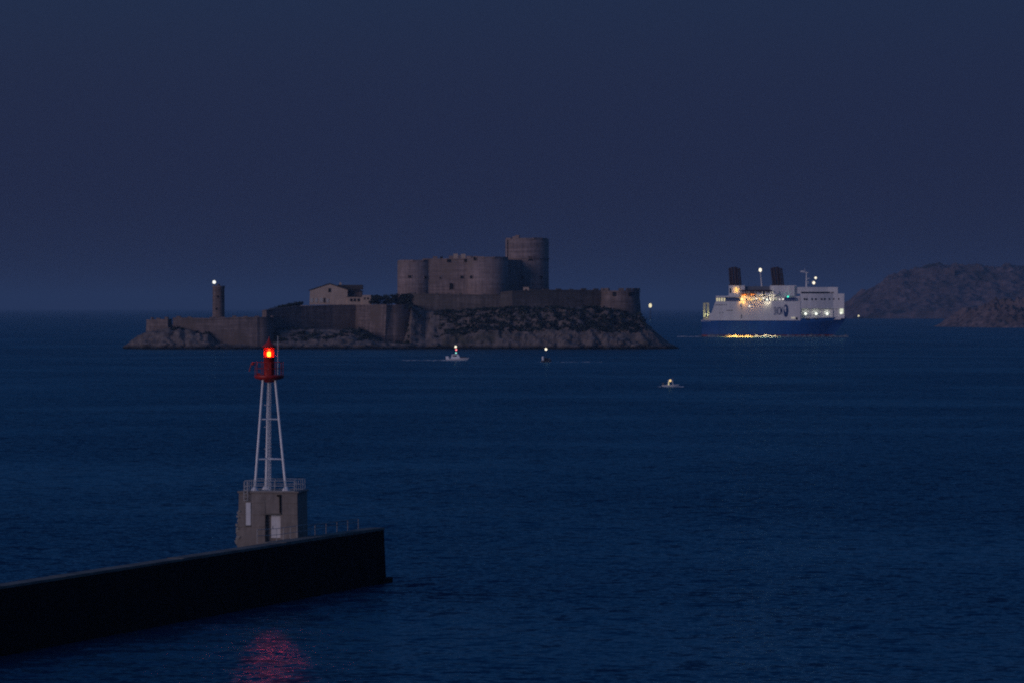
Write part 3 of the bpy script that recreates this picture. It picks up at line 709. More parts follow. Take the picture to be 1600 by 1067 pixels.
# beacon tower
YT = 379.2
TX, TY, TZ = X(420.5, YT), YT, 4.62+HB+0.14
tw = thing('beacon_tower', (TX, TY, TZ), 'red and white tripod beacon with glowing red lantern on the concrete house', 'beacon')
def tx(px): return (px-420.5)/F*YT
def tz(py): return Z(py, YT)-TZ
zp = tz(590.5)
legs = [((tx(399.5), -1.35, 0), (tx(411.5), -0.42, zp)), ((tx(448), -1.15, 0), (tx(430.2), -0.38, zp)), ((tx(414), 1.75, 0), (tx(419), 0.55, zp))]
for a, b_ in legs:
    lg = MB().tube(a, b_, 0.115, 0.098, 12).build('leg', M['white_paint'], tw)
    MB().lathe([(0.34, 0), (0.34, 0.05), (0.13, 0.34)], 12, (a[0], a[1], 0.0)).build('foot', M['white_paint'], lg)
for py in (654.5, 716.5):
    t = tz(py)/zp; q = [Vector(a)+(Vector(b_)-Vector(a))*t for a, b_ in legs]
    for i in range(3): MB().tube(q[i], q[(i+1)%3], 0.045, n=8).build('brace', M['white_paint'], tw)
ld = MB()
MB().tube((0, 0.12, 0), (0, 0.12, zp), 0.055, n=10).build('mast_tube', M['white_paint'], tw)
for s_ in (-1, 1): MB().tube((s_*0.135, -0.10, 0), (s_*0.135, -0.10, zp), 0.026, n=6).build('ladder_stile', M['white_paint'], tw)
rung = MB().tube((-0.135, -0.10, 0), (0.135, -0.10, 0), 0.022, n=5).mesh('rung', M['white_paint'])
zz = 0.25
while zz < zp-0.1: link('rung', rung, tw, (0, 0, zz)); zz += 0.27
MB().lathe([(0.20, 0), (0.20, 0.04), (0.10, 0.25)], 12, (0, 0.12, 0.001)).build('foot', M['white_paint'], tw)
for zz in (1.6, 3.4, 5.2, 7.0): MB().tube((-0.155, -0.1, zz), (-0.42, 0.35, zz), 0.02, n=5).build('ladder_bracket', M['white_paint'], tw)
# gallery
MB().lathe([(0.45, -0.32), (0.62, -0.16), (1.15, -0.02), (1.22, 0.10), (1.22, 0.26), (0.9, 0.261)], 28, (0, 0, zp)).build('gallery', M['red_paint'], tw)
dr_ = MB().lathe([(0.44, 0.26), (0.44, tz(559)-zp), (0.50, tz(559)-zp+0.02), (0.50, tz(557.5)-zp)], 24, (0, 0, zp)).build('drum', M['red_paint'], tw)
MB().box(-0.2, 0.2, -0.47, -0.40, zp+0.3, zp+1.3).build('hatch', M['red_paint'], dr_)
MB().box(-0.07, -0.04, -0.50, -0.47, zp+0.7, zp+0.85).build('handle', M['galv'], dr_)
zl0, zl1 = tz(557.5), tz(543.0)
MB().lathe([(0.445, zl0), (0.445, zl1)], 24, cap=False).build('lantern_glass', M['red_glass'], tw)
bar = MB().box(-0.018, 0.018, -0.475, -0.435, zl0, zl1).mesh('glazing_bar', M['red_paint'])
for i in range(8): link('glazing_bar', bar, tw, (0, 0, 0), (0, 0, R(22.5+45*i)))
MB().lathe([(0.10, zl0+0.05), (0.17, zl0+0.13), (0.17, zl0+0.36), (0.10, zl0+0.44)], 16).build('optic', M['red_optic'], tw)
MB().lathe([(0.07, zl0+0.48), (0.10, zl1-0.1)], 12).build('upper_lens', glow('dim_red_lens', (1.0, 0.16, 0.04), 3.0), tw)
MB().lathe([(0.47, zl1), (0.60, zl1+0.01), (0.60, zl1+0.07), (0.34, zl1+0.30), (0.15, zl1+0.52), (0.05, tz(530)), (0.02, tz(526))], 24).build('lantern_roof', M['red_paint'], tw)
MB().ball((0, 0, zl1+0.62), 0.11, 10, 6).build('vent_ball', M['red_paint'], tw)
gp = [(1.16*math.cos(t), 1.16*math.sin(t), zp+0.26) for t in [2*math.pi*i/12 for i in range(12)]]
post = MB().tube((0,0,0), (0,0,1.05), 0.022, n=6).mesh('rail_post', M['red_paint'])
for p in gp: link('rail_post', post, tw, p)
for q in (1.05, 0.55): 
    g_ = MB()
    for i in range(12): g_.tube(Vector(gp[i])+Vector((0,0,q)), Vector(gp[(i+1)%12])+Vector((0,0,q)), 0.022, n=5)
    g_.build('rail', M['red_paint'], tw)
MB().tube((tx(434.5), -0.5, zp+0.3), (tx(434.5), -0.5, tz(525)), 0.025, 0.018, 6).build('antenna', M['white_paint'], tw)
bl_ = bpy.data.lights.new('beacon_light', 'SPOT'); bl_.energy = 1900; bl_.color = (1.0, 0.05, 0.12); bl_.spot_size = R(26); bl_.spot_blend = 1.0; bl_.shadow_soft_size = 0.12
blo = bpy.data.objects.new('beacon_light', bl_); COL.objects.link(blo); blo.parent = tw; blo.location = (0, -0.3, zl0+0.52)
blo.rotation_euler = Vector((4.5, -80, -19.5)).to_track_quat('-Z', 'Y').to_euler(); blo.scale = (0.16, 1, 1)
# davit arm to the left with its housing
MB().tube((-1.15, -0.1, zp+1.28), (tx(393), -0.1, zp+1.28), 0.035, n=6).build('davit_arm', M['red_paint'], tw)
MB().ball((tx(395), -0.1, zp+1.2), 0.14, 10, 6).build('davit_lamp', M['red_paint'], tw)
MB().tube((tx(393), -0.1, zp+1.22), (tx(389.5), -0.1, zp+0.55), 0.045, n=6).build('davit_hanger', M['red_paint'], tw)
MB().box(tx(401), tx(407), -0.55, 0.0, zp+0.0, zp+0.42).build('lamp_box', M['red_paint'], tw)

# quay railing in front of the beacon house
def jw(u, v, z): p = A2 + dj*u - nj*v; return (p.x, p.y, z)
u0, v0 = jl(366, 371.0)
u1 = u0 + 26
railing('quay_railing', [jw(u0-1.0, 2.4, 4.62), jw(u0+1.2, 1.5, 4.62), jw(u0+13, 1.42, 4.62)], 1.1, (1.1, 0.6), mt=M['galv'], pr=0.024, every=1.6, label='grey tube railing along the quay in front of the beacon house', cat='railing')
railing('quay_railing', [jw(u0+15, 4.8, 3.0), jw(u0+33, 4.8, 3.0)], 2.08, (2.08, 1.8), mt=M['galv_old'], pr=0.035, every=3.0, label='grey tube railing beside the jetty end, right of the beacon house', cat='railing')
bl = thing('bollard', jw(Lj-3.5, 2.6, 3.0), 'squat dark mooring bollard at the far end of the jetty', 'bollard')
MB().lathe([(0.28, 0), (0.22, 0.1), (0.20, 0.45), (0.34, 0.55), (0.34, 0.65), (0.2, 0.72)], 14).build('post', M['ship_dark'], bl)

# ------------------------------------------------------------------ ferry
YS = 3678.0; mpp = 4029.0/F; KS = YS/4029.0
fer = thing('ferry', (X(1208, YS), YS, 0), 'large white and blue passenger ferry with its decks lit, steaming right', 'ferry', R(-5))
fer.scale = (KS, KS, KS)
def sx_(px): return (px-1208)*mpp
def sz(py): return (525.5-py)*mpp
HBm = 12.5
def hb_deck(x):      # half breadth at deck level
    if x < 22: return HBm
    t = (x-22)/(63.5-22); return HBm*(1-t**2.0)*0.97+0.35
def hb_wl(x):
    if x < -50: return HBm*(0.78+0.22*sst(-62, -50, x))
    if x < 5: return HBm
    t = min(1, (x-5)/(50.5-5)); return max(0.15, HBm*(1-t**1.9))
ZD = sz(499.5)
def zdeck(x): return ZD + 1.6*sst(20, 62, x)
st = [-62, -60, -50, -30, -10, 5, 15, 25, 33, 40, 46, 52, 57, 61, 63.5]
def xs_at(x, f):     # bow rake: stations sweep aft near the waterline
    return x - (1-f)*11.5*sst(25, 63.5, x)
def hull_sec(x, f0, f1, k=5):
    out = []
    for side in (-1, 1):
        r_ = range(k+1) if side == -1 else range(k, -1, -1)
        for i in r_:
            f = f0+(f1-f0)*i/k
            xx = xs_at(x, f); wl = hb_wl(xx); dk = hb_deck(x)
            h = wl + (dk-wl)*(max(0.0, f)**1.6)
            out.append((xx, side*-h*-1, f*zdeck(x)))
    return out
mb = MB(); mb.loft([hull_sec(x, 0.13, 1.0) for x in st]); mb.build('hull', M['ship_blue'], fer)
mb = MB(); mb.loft([hull_sec(x, -0.12, 0.13, 2) for x in st]); mb.build('boot_topping', M['ship_red'], fer)
dk = MB(); sec = [(hb_deck(x), x, zdeck(x)) for x in st]
dk.add([(x, -h+0.1, z-0.02) for h, x, z in sec]+[(x, h-0.1, z-0.02) for h, x, z in sec], [(i, i+1, len(sec)+i+1, len(sec)+i) for i in range(len(sec)-1)])
dk.build('main_deck', M['deck'], fer)
# slab-sided superstructure with raked stern
ZU = sz(470.2)
xa0, xa1, xb = sx_(1109), sx_(1119), sx_(1251)
def sb(mb, x0b, x0t, x1b, x1t, hb, z0, z1):
    mb.add([(x0b,-hb,z0),(x1b,-hb,z0),(x1b,hb,z0),(x0b,hb,z0),(x0t,-hb,z1),(x1t,-hb,z1),(x1t,hb,z1),(x0t,hb,z1)],
           [(3,2,1,0),(4,5,6,7),(0,1,5,4),(1,2,6,5),(2,3,7,6),(3,0,4,7)])
    return mb
side = sb(MB(), xa0, xa1, xb, xb, HBm+0.12, ZD+0.02, ZU).build('superstructure', M['ship_white'], fer)
# white rubbing strake above the blue
MB().box(xa0-3.5, xb, -HBm-0.35, -HBm-0.1, ZD-0.25, ZD+0.3).build('strake', M['ship_white'], fer)
# forward house: walls follow the narrowing bow
def fpl(x, ins=0.6): return max(2.0, hb_deck(x)*0.98-ins)
def fore(z0, z1, x0, x1, ins, name, mt, parent=fer, minw=6.0):
    xs = [x0+(x1-x0)*i/8 for i in range(9)]
    pts = [(x, -max(minw, fpl(x, ins))) for x in xs] + [(x, max(minw, fpl(x, ins))) for x in reversed(xs)]
    return MB().prism(pts, z0, z1).build(name, mt, parent)
xf = sx_(1319)
fore(ZD+0.5, sz(481.5), xb+0.02, xf-3, 4.2, 'mooring_deck_wall', M['ship_white'], minw=5)
fh_ = fore(sz(481.5)+0.01, sz(458.3), xb+0.02, xf, 0.0, 'forward_house', M['ship_white'])
fb = fore(sz(458.3)+0.01, sz(448.2), sx_(1246), sx_(1309), 2.2, 'bridge', M['ship_white'])
fore(sz(458.0), sz(455.6), sx_(1252), sx_(1303), 1.9, 'bridge_windows', M['glass'], fb)
for px, w_ in ((1251.8, 1.0), (1267, 0.4), (1284, 0.4), (1301, 0.4)):
    x = sx_(px); MB().box(x-w_/2, x+w_/2, -fpl(x, 0.15)-0.05, -fpl(x, 0.15)+0.5, zdeck(x)-0.3, sz(481.5)+0.05).build('deck_pillar', M['ship_white'], fer)
x = sx_(1316.5); MB().box(x-1.6, x+1.6, -6.2, -5.2, zdeck(x), sz(481.5)).build('bow_post', M['ship_white'], fer)
for px in (1259, 1275.5, 1292.5):
    x = sx_(px); MB().ball((x, -fpl(x, 1.6), sz(489.5)), 1.15, 12, 8).build('deck_lamp', M['lamp_cool'], fer)
MB().box(sx_(1312.2), sx_(1317.6), -6.55, -6.25, sz(489.5), sz(481.8)).build('lit_panel', glow('lit_panel', (0.95, 1.0, 0.78), 0.85), fer)
MB().ball((sx_(1314), -6.9, sz(488.5)), 0.8, 12, 8).build('deck_lamp', M['lamp_cool'], fer)
# bulwark of the mooring deck
bw = MB(); sec = [x for x in st if x >= 15]
bw.add([(x, -hb_deck(x)-0.02, zdeck(x)-0.05) for x in sec]+[(x, -hb_deck(x)-0.05, zdeck(x)+1.1) for x in sec]+[(x, -hb_deck(x)+0.25, zdeck(x)+1.1) for x in sec],
       [(k*len(sec)+i, k*len(sec)+i+1, (k+1)*len(sec)+i+1, (k+1)*len(sec)+i) for i in range(len(sec)-1) for k in range(2)])
bw.build('bulwark', M['ship_blue'], fer)
for px, w_, h_ in ((1245.5, 1.8, 2.4), (1262.5, 3.0, 1.3), (1275, 3.5, 1.0)):
    x = sx_(px); wn = MB().box(x-w_/2, x+w_/2, -fpl(x, 0)-0.4, -fpl(x, 0)+1.5, zdeck(x), zdeck(x)+h_).build('winch', M['ship_dark'], fer)
MB().box(sx_(1237), sx_(1243), -HBm-0.5, -HBm-0.1, sz(497.2), sz(494.8)).build('pilot_door', glow('door_light', (1.0, 0.9, 0.75), 0.4), fer)
# cabin windows, forward
cw = MB().box(-0.75, 0.75, -0.1, 0.2, -0.8, 0.8).mesh('window', M['glass'])
for px in (1257.5, 1261, 1269, 1275, 1284, 1288.5, 1296, 1303, 1311):
    x = sx_(px); sl = math.atan2(-(fpl(x+1,0)-fpl(x-1,0)), 2)
    link('window', cw, fer, (x, -max(6.0, fpl(x, 0))-0.03, sz(467)+random.uniform(-.1,.1)), (0, 0, -sl*-1))
MB().box(sx_(1250.8), sx_(1253), -HBm+0.4, -HBm+1.8, sz(481), sz(458)).build('corner_casing', M['ship_white'], fer)
# upper houses
UH = sb(MB(), sx_(1120), sx_(1121), sx_(1250), sx_(1250), HBm-3.2, ZU+0.01, sz(462.5)).build('upper_house', M['ship_white'], fer)
MB().box(sx_(1119.5), sx_(1156), -HBm, HBm, sz(464)+0.0, sz(461.8)).build('boat_deck', M['ship_white'], fer)
MB().box(sx_(1134), sx_(1156), -HBm+0.9, -HBm+1.2, sz(470), sz(465.4)).build('blue_band', M['ship_navy'], fer)
lw = MB().box(-0.55, 0.55, -0.12, 0.1, -1.35, 1.35).mesh('window', M['window_lit'])
for px in (1121.3, 1124.8, 1128.8, 1133): link('window', lw, fer, (sx_(px), -HBm+1.1, sz(467.8)))
MB().box(sx_(1119.6), sx_(1134), -HBm+1.2, -HBm+1.5, ZU, sz(464)).build('lounge_wall', M['ship_white'], fer)
# funnel casings
c1 = MB().box(sx_(1139.5), sx_(1164.5), -HBm+1.6, HBm-6, sz(462), sz(445.6)).build('funnel_casing', M['ship_white'], fer)
MB().box(sx_(1141), sx_(1143), -HBm+1.45, -HBm+1.6, sz(457.5), sz(450)).build('door', M['glass'], c1)
MB().box(sx_(1156.5), sx_(1157.2), -HBm+1.3, -HBm+1.55, sz(462), sz(446)).build('ladder', M['ship_dark'], c1)
c2 = MB().box(sx_(1203.5), sx_(1244.5), -HBm+2.6, HBm-6, sz(462), sz(445.6)).build('funnel_casing', M['ship_white'], fer)
MB().box(sx_(1233), sx_(1242), -HBm+1.4, -HBm+2.6, sz(462), sz(446)).build('stair_tower', M['ship_white'], c2)
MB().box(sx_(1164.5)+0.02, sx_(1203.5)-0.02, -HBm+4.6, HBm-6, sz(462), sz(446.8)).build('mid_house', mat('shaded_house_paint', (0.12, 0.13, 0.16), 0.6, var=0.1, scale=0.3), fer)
MB().box(sx_(1159), sx_(1206), -HBm+0.1, -HBm+4.5, sz(455), sz(452.6)).build('awning', M['awning'], fer)
MB().box(sx_(1226), sx_(1243), -HBm-0.05, -HBm+2.5, sz(470), sz(464.2)).build('blue_band', M['ship_navy'], fer)
def stack(pc, top, lean):
    root = MB().box(sx_(pc)-5.4, sx_(pc)+5.4, -HBm+3, -HBm+13, sz(446.5), sz(444)).build('funnel', M['funnel'], fer)
    zt_ = sz(top)
    for i, (dx, dy, r_, dz) in enumerate(((-4.3, 4, 0.85, -0.6), (-1.9, 3.6, 1.0, 0.3), (0.5, 4.2, 1.25, 0.6), (2.6, 3.8, 0.8, -0.2), (4.4, 4.6, 0.8, -0.6), (-3.1, 9, 1.0, 0), (1.8, 9.5, 1.0, 0))):
        MB().tube((sx_(pc)+dx+0.6, -HBm+dy, sz(445)), (sx_(pc)+dx-lean, -HBm+dy, zt_+dz), r_, r_, 10).build('exhaust_pipe', M['funnel'], root)
    for zz in (0.3, 0.62, 0.9):
        z_ = sz(445)+(zt_-sz(445))*zz
        MB().box(sx_(pc)-5.2-lean*zz, sx_(pc)+5.2-lean*zz, -HBm+2.9, -HBm+10.6, z_-0.25, z_+0.25).build('pipe_brace', M['funnel'], root)
stack(1149, 417.5, 0.6); stack(1215.5, 417.5, 1.2)
# masts and mast lights
ms = MB().tube((sx_(1190.5), 0, sz(447)), (sx_(1188), 0, sz(424)), 0.75, 0.35, 8).build('mast', M['ship_white'], fer)
MB().ball((sx_(1188), -0.6, sz(421.3)), 1.35, 14, 8, 1.25).build('mast_lamp', M['lamp_mast'], ms)
m2 = MB().tube((sx_(1260), 0, sz(449)), (sx_(1260), 0, sz(425)), 0.85, 0.4, 8).tube((sx_(1250), 0, sz(424)), (sx_(1263), 0, sz(425.5)), 0.3, n=6).tube((sx_(1257), 0, sz(419)), (sx_(1260), 0, sz(429)), 0.15, n=6).tube((sx_(1260), 0, sz(435)), (sx_(1265), 0, sz(434.5)), 0.3, n=6).tube((sx_(1260), 0, sz(441)), (sx_(1264), 0, sz(440)), 0.25, n=6).build('mast', M['ship_white'], fer)
MB().box(sx_(1251), sx_(1257), -0.3, 0.3, sz(423.6), sz(422.4)).build('radar', M['ship_white'], m2)
m3 = MB().tube((sx_(1272.5), 0, sz(449)), (sx_(1273.5), 0, sz(434)), 0.25, 0.15, 6).build('mast', M['boat_grey'], fer)
MB().ball((sx_(1274.3), -0.5, sz(433.7)), 1.05, 12, 8).build('mast_lamp', M['lamp_mast'], m3)
MB().ball((sx_(1271.4), -0.5, sz(441.4)), 1.25, 12, 8, 1.1).build('mast_lamp', M['lamp_mast'], m3)
for px, t_ in ((1170, 440), (1181, 443), (1231, 441), (1300, 444)):
    MB().tube((sx_(px), 1, sz(447.5)), (sx_(px), 1, sz(t_)), 0.12, n=5).build('aerial', M['boat_grey'], fer)
# lifeboats hanging along the promenade
def lifeboat(px, L_, mt):
    secs = []
    for i in range(9):
        t = -1+2*i/8; h = max(0.12, 1.35*(1-abs(t)**2.6)); x_ = t*L_/2
        secs.append([(x_, -h, 0.95), (x_, -h*0.85, 0.2), (x_, -h*0.3, -0.75*(1-abs(t)**3)), (x_, h*0.3, -0.75*(1-abs(t)**3)), (x_, h*0.85, 0.2), (x_, h, 0.95), (x_, h*0.55, 1.75*(1-0.3*abs(t)**3)), (x_, -h*0.55, 1.75*(1-0.3*abs(t)**3)), (x_, -h, 0.95)])
    o = MB().loft(secs).build('lifeboat', mt, fer, (sx_(px), -HBm+0.6, sz(460.4)))
    for s_ in (-0.36, 0.36):
        MB().tube((s_*L_, 0.3, -2.2), (s_*L_, 0.1, 3.2), 0.28, n=6).tube((s_*L_, 2.4, 3.4), (s_*L_, -0.4, 2.8), 0.22, n=6).build('davit', M['ship_white'], o)
for px, mt in ((1163.5, M['orange']), (1175.5, M['orange']), (1188, M['ship_white']), (1201, M['ship_white']), (1213, M['ship_white'])): lifeboat(px, 5.9, mt)
# promenade stanchions and inboard doors
pst = MB().box(-0.16, 0.16, -0.16, 0.16, 0, sz(455)-ZU).mesh('promenade_post', M['ship_white'])
for i in range(13): link('promenade_post', pst, fer, (sx_(1158.5)+i*3.15, -HBm+0.35, ZU))
drm = MB().box(-0.5, 0.5, -0.08, 0.05, 0, 2.3).mesh('door', M['glass'])
for px in (1167, 1181, 1196, 1211): link('door', drm, fer, (sx_(px), -HBm+3.1, ZU+0.1))
# promenade lamps
SOD = [(1160.2, 467.2, 1.5, 'lamp_sodium_big', 0.5), (1160.0, 472.2, 0.9, 'lamp_sodium', 0.75), (1171.8, 466, 0.85, 'lamp_sodium', 0.55), (1174.6, 468.2, 0.8, 'lamp_sodium', 0.85), (1182.6, 466.2, 0.85, 'lamp_white', 0.7), (1188.3, 467.6, 0.75, 'lamp_sodium', 0.6),
       (1194.3, 465.6, 0.8, 'lamp_white', 0.4), (1199.2, 467.8, 1.15, 'lamp_cool', 0.9), (1204.5, 467.2, 0.7, 'lamp_white', 0.5), (1208.8, 467.6, 0.45, 'lamp_white', 0.3), (1218.7, 467.3, 0.6, 'lamp_white', 0.3), (1224, 467, 0.75, 'lamp_white', 0.45)]
for px, py, r_, k_, yo in SOD:
    MB().ball((sx_(px), -HBm-yo*0.9-0.35, sz(py)), r_*0.8, 10, 6).build('deck_lamp', M[k_], fer)
MB().ball((sx_(1151.3), -HBm+1.0, sz(452)), 0.95, 10, 6, 2.2).build('casing_lamp', M['lamp_sodium'], fer)
MB().ball((sx_(1171.9), -HBm-0.6, sz(477.8)), 0.45, 8, 6, 1.7).build('door_lamp', M['lamp_white'], fer)
MB().ball((sx_(1231.8), -HBm-0.4, sz(463)), 0.75, 10, 6).build('side_light', M['lamp_green'], fer)
for i, px in enumerate((1166, 1178, 1191, 1206, 1213, 1229)):
    MB().box(sx_(px)-0.5, sx_(px)+0.5, -HBm+3.08, -HBm+3.3, sz(468.8), sz(465.2)).build('window', M['window_lit' if i < 4 else 'window_cool'], fer)
railm = MB().box(-0.06, 0.06, -0.06, 0.06, 0, 1.1).mesh('rail_stanchion', M['ship_white'])
for i in range(38): link('rail_stanchion', railm, fer, (sx_(1120)+i*1.95, -HBm-0.02, ZU))
MB().box(sx_(1120), sx_(1250), -HBm-0.06, -HBm+0.04, ZU+1.1, ZU+1.2).build('rail', M['ship_white'], fer)
# small dark side openings
for px, py, a, b_ in ((1125.3, 488.5, 0.7, 0.7), (1130.2, 488, 0.7, 0.8), (1141, 484.5, 6.0, 0.55), (1159.3, 494, 0.8, 3.2), (1159.8, 480, 0.5, 3.0), (1180, 476.5, 1.3, 0.8), (1174.5, 473.5, 1.2, 0.8)):
    MB().box(sx_(px)-a/2, sx_(px)+a/2, -HBm-0.2, -HBm, sz(py)-b_/2, sz(py)+b_/2).build('side_port', mat('port_dark', (0.06, 0.06, 0.08), 0.6, var=0.1) if 'port_dark' not in bpy.data.materials else bpy.data.materials['port_dark'], fer)
pl = MB().box(-0.35, 0.35, -0.08, 0.1, -0.5, 0.5).mesh('side_port', bpy.data.materials['port_dark'])
for px in (1119, 1121.5, 1124, 1126.5, 1129, 1132, 1135): link('side_port', pl, fer, (sx_(px)+0.5, -HBm-0.12, sz(475.8)))
# company lettering and emblem
tcu = bpy.data.curves.new('lettering', 'FONT'); tcu.body = 'SNCM'; tcu.size = 8.4; tcu.extrude = 0.05; tcu.space_character = 0.98; tcu.offset = 0.03
to = bpy.data.objects.new('tmp_text', tcu); COL.objects.link(to)
bpy.context.view_layer.update()
tm = bpy.data.meshes.new_from_object(to.evaluated_get(bpy.context.evaluated_depsgraph_get())); bpy.data.objects.remove(to)
x0 = min(v.co.x for v in tm.vertices); x1 = max(v.co.x for v in tm.vertices); y0 = min(v.co.y for v in tm.vertices); y1 = max(v.co.y for v in tm.vertices)
tw_, th_ = sx_(1223)-sx_(1209.8), sz(479)-sz(491.3)
for v in tm.vertices: v.co.x = (v.co.x-x0)/(x1-x0)*tw_; v.co.y = (v.co.y-y0)/(y1-y0)*th_
tm.materials.clear(); tm.materials.append(M['ship_navy'])
link('lettering', tm, fer, (sx_(1209.8), -HBm-0.2, sz(491.3)), (math.pi/2, 0, 0))
em_ = MB(); nn = 28
ell = [(2.15*math.sin(2*math.pi*i/nn), 5.6*math.cos(2*math.pi*i/nn)) for i in range(nn)]
em_.add([(p[0], -0.06, p[1]) for p in ell]+[(p[0], 0.1, p[1]) for p in ell], [tuple(range(nn))]+[(i, (i+1)%nn, nn+(i+1)%nn, nn+i) for i in range(nn)])
eo = em_.build('emblem', M['ship_navy'], fer, (sx_(1228.6), -HBm-0.2, sz(485)))
swp = [(-1.75, 2.6), (-0.9, 4.4), (0.2, 4.6), (1.0, 3.6), (0.9, 1.4), (0.3, -0.6), (0.9, -2.0), (0.1, -3.2), (-0.7, -2.6), (-1.2, -0.6), (-1.9, 0.6)]
k_ = len(swp); MB().add([(p[0]*0.62-0.35, -0.12, p[1]*0.62+0.9) for p in swp]+[(p[0]*0.62-0.35, 0.0, p[1]*0.62+0.9) for p in swp], [tuple(range(k_))]+[(i, (i+1)%k_, k_+(i+1)%k_, k_+i) for i in range(k_)]).build('emblem_head', M['ship_white'], eo)
# stern ramp frame
rp = MB()
rp.box(sx_(1099.5), sx_(1101.6), -9.5, -8.6, ZD, sz(472.6)).box(sx_(1105.5), sx_(1108.6), -9.7, -8.4, ZD, sz(473))
rp.box(sx_(1099.5), sx_(1108.6), -9.5, -8.7, sz(474), sz(472.4)).box(sx_(1099.5), sx_(1110), -10.2, -8.6, ZD, sz(494.5))
rp.box(sx_(1099.5), sx_(1101.6), 7.6, 8.5, ZD, sz(474)).box(sx_(1102.7), sx_(1103.3), -9.4, -8.9, ZD, sz(474))
rp.build('ramp_frame', M['cream'], fer)
MB().ball((sx_(1103.5), -11.0, sz(490)), 0.35, 8, 6).build('stern_lamp', glow('stern_lamp_glow', (0.95, 1.0, 0.6), 1.5), fer)
MB().box(sx_(1096.5), sx_(1112), -HBm+0.2, HBm-0.2, ZD-1.0, ZD+0.2).build('stern_platform', M['ship_white'], fer)
MB().box(sx_(1109), sx_(1120), -HBm+0.1, HBm-0.1, ZD, ZD+6).build('stern_house', M['ship_white'], fer)

# floodlights on the boat deck that light the water alongside
def spot(name, parent, loc, target, col, power, ang, r=0.6, blend=0.7):
    l_ = bpy.data.lights.new(name, 'SPOT'); l_.energy = power; l_.color = col; l_.spot_size = R(ang); l_.spot_blend = blend; l_.shadow_soft_size = r
    o = bpy.data.objects.new(name, l_); COL.objects.link(o); o.parent = parent; o.location = loc
    o.rotation_euler = (Vector(target)-Vector(loc)).to_track_quat('-Z', 'Y').to_euler(); return o
spot('sodium_floodlight', fer, (sx_(1161), -HBm-2.6, sz(468)), (sx_(1157), -HBm-20, 0), (1.0, 0.50, 0.10), 9e5, 60)
for px, col_, pw, an in ((1161, (1,.46,.10), 2300, 120), (1174, (1,.50,.13), 2000, 115), (1187, (1,.54,.18), 1300, 115), (1199.5, (1,.86,.55), 1500, 110)):   # lamps washing the hull side
    spot('side_floodlight', fer, (sx_(px), -HBm-2.7, sz(467.5)), (sx_(px), -HBm, sz(471)), col_, pw, an, 0.3, 1.0)
for px, col_, pw in ((1164, (1,.48,.12), 1700), (1177, (1,.58,.20), 1300), (1191, (1,.74,.38), 1000), (1206, (1,.88,.60), 800)):   # promenade lamps, facing inboard
    spot('promenade_light', fer, (sx_(px), -HBm-2.6, sz(465.2)), (sx_(px), 0, sz(459)), col_, pw, 125, 0.4, 1.0)
spot('casing_floodlight', fer, (sx_(1151.3), -HBm-2.0, sz(455)), (sx_(1151.3), -HBm+2, sz(453)), (1, .52, .14), 900, 110, 0.3, 1.0)
for px in (1259, 1275.5, 1292.5):
    spot('mooring_deck_light', fer, (sx_(px), -fpl(sx_(px), 0.1), sz(488)), (sx_(px)-1, 0, sz(489)), (0.93, 1.0, 0.80), 230, 140, 0.3, 1.0)
spot('ramp_light', fer, (sx_(1104), -12.5, ZD+2), (sx_(1104), -8.5, sz(480)), (0.95, 1, .62), 900, 120, 0.3, 1.0)
spot('deck_floodlight', fer, (sx_(1196), -HBm-2.4, sz(468)), (sx_(1198), -HBm-20, 0), (1.0, 0.76, 0.38), 3.6e5, 58)

# foam alongside and wake
def foam_strip(name, P, mt, hgt=0.4, parent=None, label=None):
    """a low ridge of broken water; P: list of (x, y_centre, half_width)"""
    mb = MB(); n_ = len(P); prof = ((-1, -0.05), (-0.6, 0.55), (0, 1.0), (0.55, 0.6), (1, -0.05))
    vs = []
    hs = [hgt*max(0.12, 0.75 + 0.8*noise.noise(Vector((x*0.35, y*0.05, 1.7))) + random.uniform(-0.18, 0.18)) for x, y, h in P]
    for a, b_ in prof:
        for (x, y, h), q in zip(P, hs): vs.append((x, y+a*h*random.uniform(0.85, 1.15), b_*q*random.uniform(0.8, 1.15)))
    mb.add(vs, [(k*n_+i, k*n_+i+1, (k+1)*n_+i+1, (k+1)*n_+i) for k in range(4) for i in range(n_-1)], True)
    o = mb.build(name, mt, parent)
    if parent is None: setp(o, label, kind='stuff')
    return o
fw = fer.matrix_world
ca, sa = math.cos(R(-5)), math.sin(R(-5))
def fw_(x, y): return (X(1208, YS)+(x*ca-y*sa)*KS, YS+(x*sa+y*ca)*KS)
P = []
for i in range(180):
    x = -64 + i*0.725; yy = -max(hb_wl(min(x, 50)), 0.5)-5.0
    q = fw_(x, yy); P.append((q[0], q[1], 4.0))
foam_strip('foam', P, M['foam_ferry'], 2.0, label='churned white foam along the ferry side, lit orange by its lamps')
P = [(X(1058+i*3.0, YS+2), YS+7-i*0.35+1.2*noise.noise(Vector((i*0.4, 2, 0))), 2.5) for i in range(15)]
foam_strip('foam', P, M['foam'], 0.7, label='pale wake trailing left behind the ferry stern')
P = [(X(1302+i*2.0, YS-8), YS-18-0.5*i, 4.0-0.3*i) for i in range(11)]
foam_strip('foam', P, M['foam_ferry'], 0.7, label='thin bow wave curling off the ferry bow')

